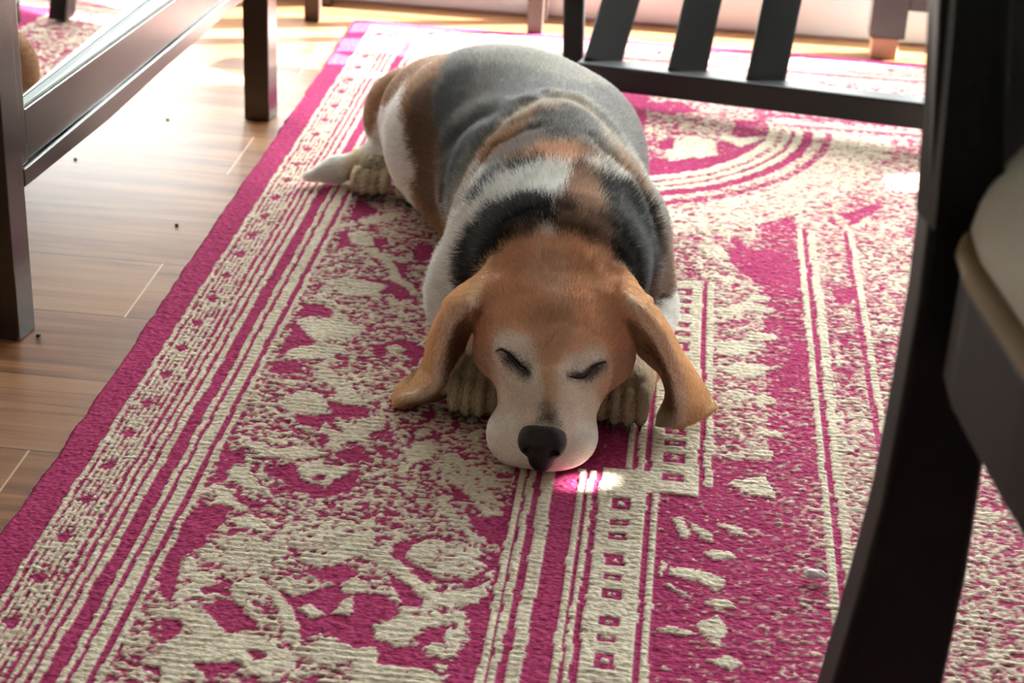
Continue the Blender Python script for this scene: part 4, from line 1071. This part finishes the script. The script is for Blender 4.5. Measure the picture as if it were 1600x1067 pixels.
def coat_colour(P, ear, paw):
    """P (n,3) points on the skin, ear (n,) distance to the ear leaves"""
    u, v = pattern_uv(P)
    wob = 0.0075
    u = u + (noise3(P, 150, 3) - 0.5) * wob; v = v + (noise3(P, 110, 7) - 0.5) * wob * 1.6
    c = np.tile(C_['white'], (len(P), 1)); Y = P[:, 1]
    for col, mix, y0, y1, pts in COAT:
        q = np.array(pts, float).reshape(-1, 2) / 1000.0
        lo = q.min(0); hi = q.max(0)
        k = np.nonzero((Y > y0) & (Y < y1) & (u > lo[0]) & (u < hi[0]) & (v > lo[1]) & (v < hi[1]))[0]
        if len(k) == 0: continue
        k = k[in_poly(u[k], v[k], q)]
        c[k] = c[k] * (1 - mix) + C_[col] * mix
    # ears
    e = (ear < 0.0055) & (np.abs(P[:, 0] + 0.004) > 0.048)
    t = np.clip((0.0095 - ear) / 0.006, 0, 1) * np.clip((np.abs(P[:, 0] + 0.004) - 0.042) / 0.02, 0, 1)
    tip = np.clip((0.045 - P[:, 2]) / 0.04, 0, 1)
    ec = C_['ear'] * (1 - 0.6 * tip[:, None]) + np.array((0.50, 0.31, 0.14)) * 0.6 * tip[:, None]
    m = np.nonzero(t > 0.01)[0]
    if len(m):
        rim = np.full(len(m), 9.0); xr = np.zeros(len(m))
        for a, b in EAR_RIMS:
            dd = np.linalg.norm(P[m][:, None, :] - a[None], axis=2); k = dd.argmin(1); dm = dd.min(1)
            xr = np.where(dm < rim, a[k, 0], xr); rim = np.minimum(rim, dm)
        ki = np.clip((np.abs(xr + 0.004) - np.abs(P[m, 0] + 0.004) - 0.0025) / 0.004, 0, 1)[:, None] * (P[m, 2] < 0.105)[:, None]
        lowr = (np.clip((0.022 - P[m, 2]) / 0.01, 0, 1) * (P[m, 0] > 0))[:, None]
        ec[m] = ec[m] * (1 - ki) + (C_['earin'] * (1 - lowr) + np.array((0.50, 0.45, 0.32)) * lowr) * ki  # brown inner ear, deepened to imitate shade inside the fold
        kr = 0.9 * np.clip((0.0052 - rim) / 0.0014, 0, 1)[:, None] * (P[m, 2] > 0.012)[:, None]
        ec[m] = ec[m] * (1 - kr) + np.array((0.97, 0.92, 0.82)) * kr  # near-white rim puts the backlit ear edge into the coat colour
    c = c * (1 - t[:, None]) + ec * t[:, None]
    t = np.clip((0.006 - paw) / 0.004, 0, 1)[:, None] * (P[:, 2] < 0.052)[:, None]
    c = c * (1 - t) + C_['cream'] * t
    for pcx, pcy in ((-0.0645, 0.096), (0.0560, 0.104)):
        for i in range(3):
            sm = (t[:, 0] > 0.5) & (np.abs(P[:, 0] - pcx - (i - 1) * 0.0104) < 0.0011 + 0.0006 * (P[:, 2] < 0.02)) & (P[:, 1] < pcy + 0.004)
            c[sm] = c[sm] * 0.25 + C_['dark'] * 0.75  # shade between the fore toes painted as dark seams
    tl = (P[:, 0] < -0.216) & (P[:, 2] < 0.055) & (P[:, 1] > 0.52)
    c[tl] = C_['white'] * 0.92
    hf = (P[:, 2] < 0.040) & (P[:, 1] > 0.52) & (P[:, 1] < 0.60) & (P[:, 0] > -0.262) & (P[:, 0] < -0.16)
    c[hf] = C_['cream'] * 1.15
    for pcx in (-0.2345, -0.186):
        for i in range(3):
            sm = hf & (np.abs(P[:, 0] - pcx - (i - 1) * 0.0096) < 0.0016) & (P[:, 1] < 0.566)
            c[sm] = c[sm] * 0.2 + C_['dark'] * 0.8  # dark seams again stand for shade in the hind toe gaps
    c[hf & (P[:, 2] < 0.007)] = C_['dark'] * 1.6
    pad = (t[:, 0] > 0.5) & (P[:, 2] < 0.0075)
    c[pad] = C_['dark'] * 1.6
    # ticking and grey hairs
    n = noise3(P, 420, 13)
    c = c * (0.80 + 0.40 * n[:, None])
    return np.clip(c, 0.004, 0.95)

# ------------------------------------------------------------------ dog: build
def attr_material(name, attr, rough, spec, bump_scale=None):
    k = NT(name)
    a = k.n('ShaderNodeAttribute', attribute_name=attr)
    k.l(a.outputs['Color'], k.b.inputs['Base Color'])
    k.b.inputs['Roughness'].default_value = rough
    k.b.inputs['Specular IOR Level'].default_value = spec
    if bump_scale:
        nz = k.n('ShaderNodeTexNoise', i_Scale=bump_scale, i_Detail=3.0)
        k.l(k.n('ShaderNodeNewGeometry').outputs['Position'], nz.inputs['Vector'])
        k.bump(nz.outputs['Fac'], 0.3, 0.001)
    return k.m
DOG_F = build_dog()
DV, DQ = surface_net(DOG_F)
gi = tuple(np.clip(np.searchsorted(a, DV[:, i]), 0, len(a) - 1) for i, a in enumerate((DOG_F.xs, DOG_F.ys, DOG_F.zs)))
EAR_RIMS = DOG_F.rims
D_EAR, D_PAW = DOG_F.ear[gi].astype(float), DOG_F.paw[gi].astype(float)
DV = fold_skin(DV, DQ); DV[:, 2] = np.maximum(DV[:, 2], 0.0006)
DN = mesh_normals(DV, DQ)
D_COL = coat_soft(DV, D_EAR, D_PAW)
dme = np_mesh('dog', DV, DQ)
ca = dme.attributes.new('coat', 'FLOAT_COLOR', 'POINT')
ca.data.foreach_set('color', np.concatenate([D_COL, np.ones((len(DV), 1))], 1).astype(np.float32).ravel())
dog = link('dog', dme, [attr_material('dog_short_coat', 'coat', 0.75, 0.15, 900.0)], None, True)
tag(dog, 'sleeping tricolour beagle lying on the rug with its chin down', 'dog')

# nose leather
NF = Field(axis_([(-0.03, 0.03, 0.0008)]), axis_([(-0.035, 0.02, 0.0008)]), axis_([(0.0, 0.065, 0.0008)]))
NF.v[:] = 0.03
NF.ell((-0.001, -0.0095, 0.0345), (0.0185, 0.0125, 0.0150), 0.004)
NF.ell((-0.001, -0.0030, 0.0440), (0.0130, 0.0100, 0.0085), 0.006)
NF.ell((-0.001, -0.0125, 0.0200), (0.0105, 0.0085, 0.0135), 0.006)
for s_ in (-1, 1):
    NF.ell((-0.001 + s_ * 0.0098, -0.0130, 0.0300), (0.0085, 0.0090, 0.0090), 0.004)
    NF.ell((-0.001 + s_ * 0.0085, -0.0235, 0.0290), (0.0040, 0.0060, 0.0034), 0.002, (0, s_ * 0.4, 0), True)
    NF.cone((-0.001 + s_ * 0.0110, -0.021, 0.0285), (-0.001 + s_ * 0.0165, -0.0125, 0.0260), 0.0016, 0.0009, 0.002, True)
NF.cone((-0.001, -0.0245, 0.034), (-0.001, -0.0225, 0.010), 0.0007, 0.0009, 0.0025, True)
nv, nq = surface_net(NF)
kn = NT('nose_leather')
kn.b.inputs['Base Color'].default_value = (0.012, 0.010, 0.010, 1); kn.b.inputs['Roughness'].default_value = 0.42
vo_ = kn.n('ShaderNodeTexVoronoi', i_Scale=900.0); kn.l(kn.n('ShaderNodeNewGeometry').outputs['Position'], vo_.inputs['Vector']); kn.bump(vo_.outputs['Distance'], 0.5, 0.0006)
nose = link('nose', np_mesh('nose', nv, nq), [kn.m], dog, True); nose['label'] = 'black leathery nose'

# claws
M_CLAW = plain('dark_horn', (0.06, 0.045, 0.035), 0.4)
def claw(p, d):
    bm = bmesh.new(); d = Vector(d).normalized()
    bmesh.ops.create_cone(bm, cap_ends=True, segments=10, radius1=0.0017, radius2=0.0006, depth=0.005)
    q = d.to_track_quat('Z', 'Y').to_matrix().to_4x4()
    bmesh.ops.transform(bm, matrix=Matrix.Translation(Vector(p) + d * 0.003) @ q, verts=bm.verts)
    obj('claw', bm, M_CLAW, dog, True)
for cx, cy in ((-0.0645, 0.096), (0.0560, 0.104), (-0.2345, 0.566), (-0.186, 0.558)):
    for i in range(4):
        claw((cx + (i - 1.5) * 0.0110, cy - (0.0265 if cx > -0.1 else 0.033) - 0.005 * (1.5 - abs(i - 1.5)), 0.0058), (0, -0.8, -0.5))

# closed eyes: dark lid margins and the moist corner showing under each upper lid
k_eye = NT('dark_eyelid'); k_eye.b.inputs['Base Color'].default_value = (0.012, 0.009, 0.008, 1); k_eye.b.inputs['Roughness'].default_value = 0.35
EYES = []
for fi, side in ((7, 1), (8, -1)):
    pts = np.array(FOLDS[fi][2], float).reshape(-1, 3) / 1000.0
    L = resample([pts] * 2, 2, 24)[0]
    if side < 0: L = L[::-1]                   # outer corner first
    EYES.append(L)
    vs, fs = [], []
    for i, p in enumerate(L):
        f = i / 23; a = 0.0005 + 0.0036 * max(0.0, math.sin(math.pi * min(1, f ** 0.9))) ** 0.9 * (0.25 + 0.85 * f); b = 0.0009
        for j in range(10):
            w = j * math.pi / 5
            vs.append(p + np.array([0, -0.3 * math.sin(w) * a - 0.9 * math.cos(w) * b, 0.75 * math.sin(w) * a - 0.35 * math.cos(w) * b]) + np.array([0, 0.0004, -0.0022 * f]))
    for i in range(23):
        for j in range(10): fs.append((i * 10 + j, i * 10 + (j + 1) % 10, i * 10 + 10 + (j + 1) % 10, i * 10 + 10 + j))
    o_ = link('eyelid', np_mesh('eyelid', np.array(vs), np.array(fs)), [k_eye.m], dog, True)
    o_['label'] = 'dark closed eyelid margin'

# fur: short strands following the lie of the coat
def grow_fur(n):
    r = np.random.default_rng(3)
    q = DV[DQ]; a = np.linalg.norm(np.cross(q[:, 2] - q[:, 0], q[:, 3] - q[:, 1]), axis=1) * 0.5
    cN = DN[DQ].mean(1); cz = q[:, :, 2].mean(1); cy = q[:, :, 1].mean(1)
    w = a * np.where(cN[:, 2] < -0.5, 0.05, 1.0) * np.where(cz < 0.004, 0.1, 1.0) * np.where(cy < 0.16, 1.9, 1.0)
    f = np.searchsorted(np.cumsum(w) / w.sum(), r.random(n)); f = np.minimum(f, len(DQ) - 1)
    s, t = r.random((2, n, 1))
    W = [(1 - s) * (1 - t), s * (1 - t), s * t, (1 - s) * t]
    P = sum(W[i] * DV[DQ[f, i]] for i in range(4)); N = sum(W[i] * DN[DQ[f, i]] for i in range(4))
    N /= np.linalg.norm(N, axis=1)[:, None] + 1e-9
    ear = sum(W[i][:, 0] * D_EAR[DQ[f, i]] for i in range(4)); paw = sum(W[i][:, 0] * D_PAW[DQ[f, i]] for i in range(4))
    x, y, z = P.T
    is_ear = (ear < 0.005) & (np.abs(x + 0.004) > 0.052); is_paw = (paw < 0.006) & (z < 0.052) & (y < 0.2); head = (y < 0.135) & ~is_ear & ~is_paw
    muz = head & (y < 0.045); tail = (x < -0.225) & (z < 0.06); hind = (y > 0.5) & (z < 0.045) & ~tail
    d = np.stack([0.15 * np.sign(x) * 0, np.ones(n), -0.35 * np.ones(n)], 1)
    d[head] = np.stack([x * 7, np.ones(n) * 0.8, 0.35 * np.ones(n)], 1)[head]
    d[muz] = np.stack([x * 14, np.ones(n), 0.1 + 0 * x], 1)[muz]
    d[is_ear] = np.stack([np.sign(x) * 0.35, 0 * x, -np.ones(n)], 1)[is_ear]
    d[is_paw | hind] = (0, -0.8, -0.5)
    d[tail] = (-0.9, -0.5, -0.1)
    L = 0.0095 + 0 * x
    L = np.where((y < 0.33) & (y > 0.11), 0.0130, L); L = np.where((y > 0.45) & (x < -0.15), 0.0060, L)
    L = np.where(head, 0.0060, L); L = np.where(muz, 0.0028, L); L = np.where(is_ear, 0.0038, L); L = np.where(is_paw | hind, 0.0036, L); L = np.where(tail, 0.007, L)
    eye = np.minimum(poly_dist(P, EYES[0]), poly_dist(P, EYES[1])); L = np.where(eye < 0.010, L * np.clip((eye - 0.001) / 0.009, 0.12, 1), L)
    lift = np.where((y < 0.36) & (y > 0.13) & (z > 0.07), 0.36, 0.22); lift = np.where(is_ear | muz, 0.15, lift)
    d += r.normal(0, 0.16, d.shape)
    d -= N * (d * N).sum(1)[:, None]; d /= np.linalg.norm(d, axis=1)[:, None] + 1e-9
    d = d + N * (lift * (0.6 + 0.8 * r.random(n)))[:, None]; d /= np.linalg.norm(d, axis=1)[:, None]
    L = L * (0.65 + 0.6 * r.random(n))
    tm = np.linspace(0, 1, 4)
    g = np.array([0, 0, -1.0])
    pts = P[:, None, :] + (L[:, None] * tm)[..., None] * d[:, None, :] + ((L * 0.22)[:, None] * tm ** 2)[..., None] * (-0.6 * N)[:, None, :]
    pts[:, :, 2] = np.maximum(pts[:, :, 2], 0.0012)
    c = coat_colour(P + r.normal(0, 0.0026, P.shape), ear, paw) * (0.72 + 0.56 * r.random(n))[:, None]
    # silvery tips scattered through the dark saddle
    dark = (c.mean(1) < 0.16) & (y > 0.13); sil = dark & (r.random(n) < np.where(y > 0.24, 0.42, 0.04))
    c[sil] = c[sil] * 0.4 + np.array((0.34, 0.31, 0.27)) * 0.6
    c = np.clip(c, 0.003, 0.95)
    rad = np.where(head | is_ear | is_paw, 0.00011, 0.00015)
    return pts, c, rad
N_FUR = 300000
fp, fc, fr = grow_fur(N_FUR)
hc = bpy.data.hair_curves.new('fur')
hc.add_curves([4] * N_FUR)
hc.attributes['position'].data.foreach_set('vector', fp.reshape(-1).astype(np.float32))
ra = hc.attributes.get('radius') or hc.attributes.new('radius', 'FLOAT', 'POINT')
ra.data.foreach_set('value', (fr[:, None] * np.array([1.0, 0.9, 0.65, 0.2])).reshape(-1).astype(np.float32))
cc = hc.attributes.new('coat', 'FLOAT_COLOR', 'CURVE')
cc.data.foreach_set('color', np.concatenate([fc, np.ones((N_FUR, 1))], 1).astype(np.float32).ravel())
kh = NT('dog_hair')
ah = kh.n('ShaderNodeAttribute', attribute_name='coat')
kh.l(ah.outputs['Color'], kh.b.inputs['Base Color']); kh.b.inputs['Roughness'].default_value = 0.42; kh.b.inputs['Specular IOR Level'].default_value = 0.22
th = kh.n('ShaderNodeBsdfTranslucent'); kh.l(ah.outputs['Color'], th.inputs['Color'])
mh = kh.n('ShaderNodeMixShader'); mh.inputs[0].default_value = 0.5
kh.l(kh.b.outputs[0], mh.inputs[1]); kh.l(th.outputs[0], mh.inputs[2]); kh.l(mh.outputs[0], kh.out.inputs['Surface'])
hc.materials.append(kh.m)
fur = bpy.data.objects.new('fur', hc); COL.objects.link(fur); fur.parent = dog
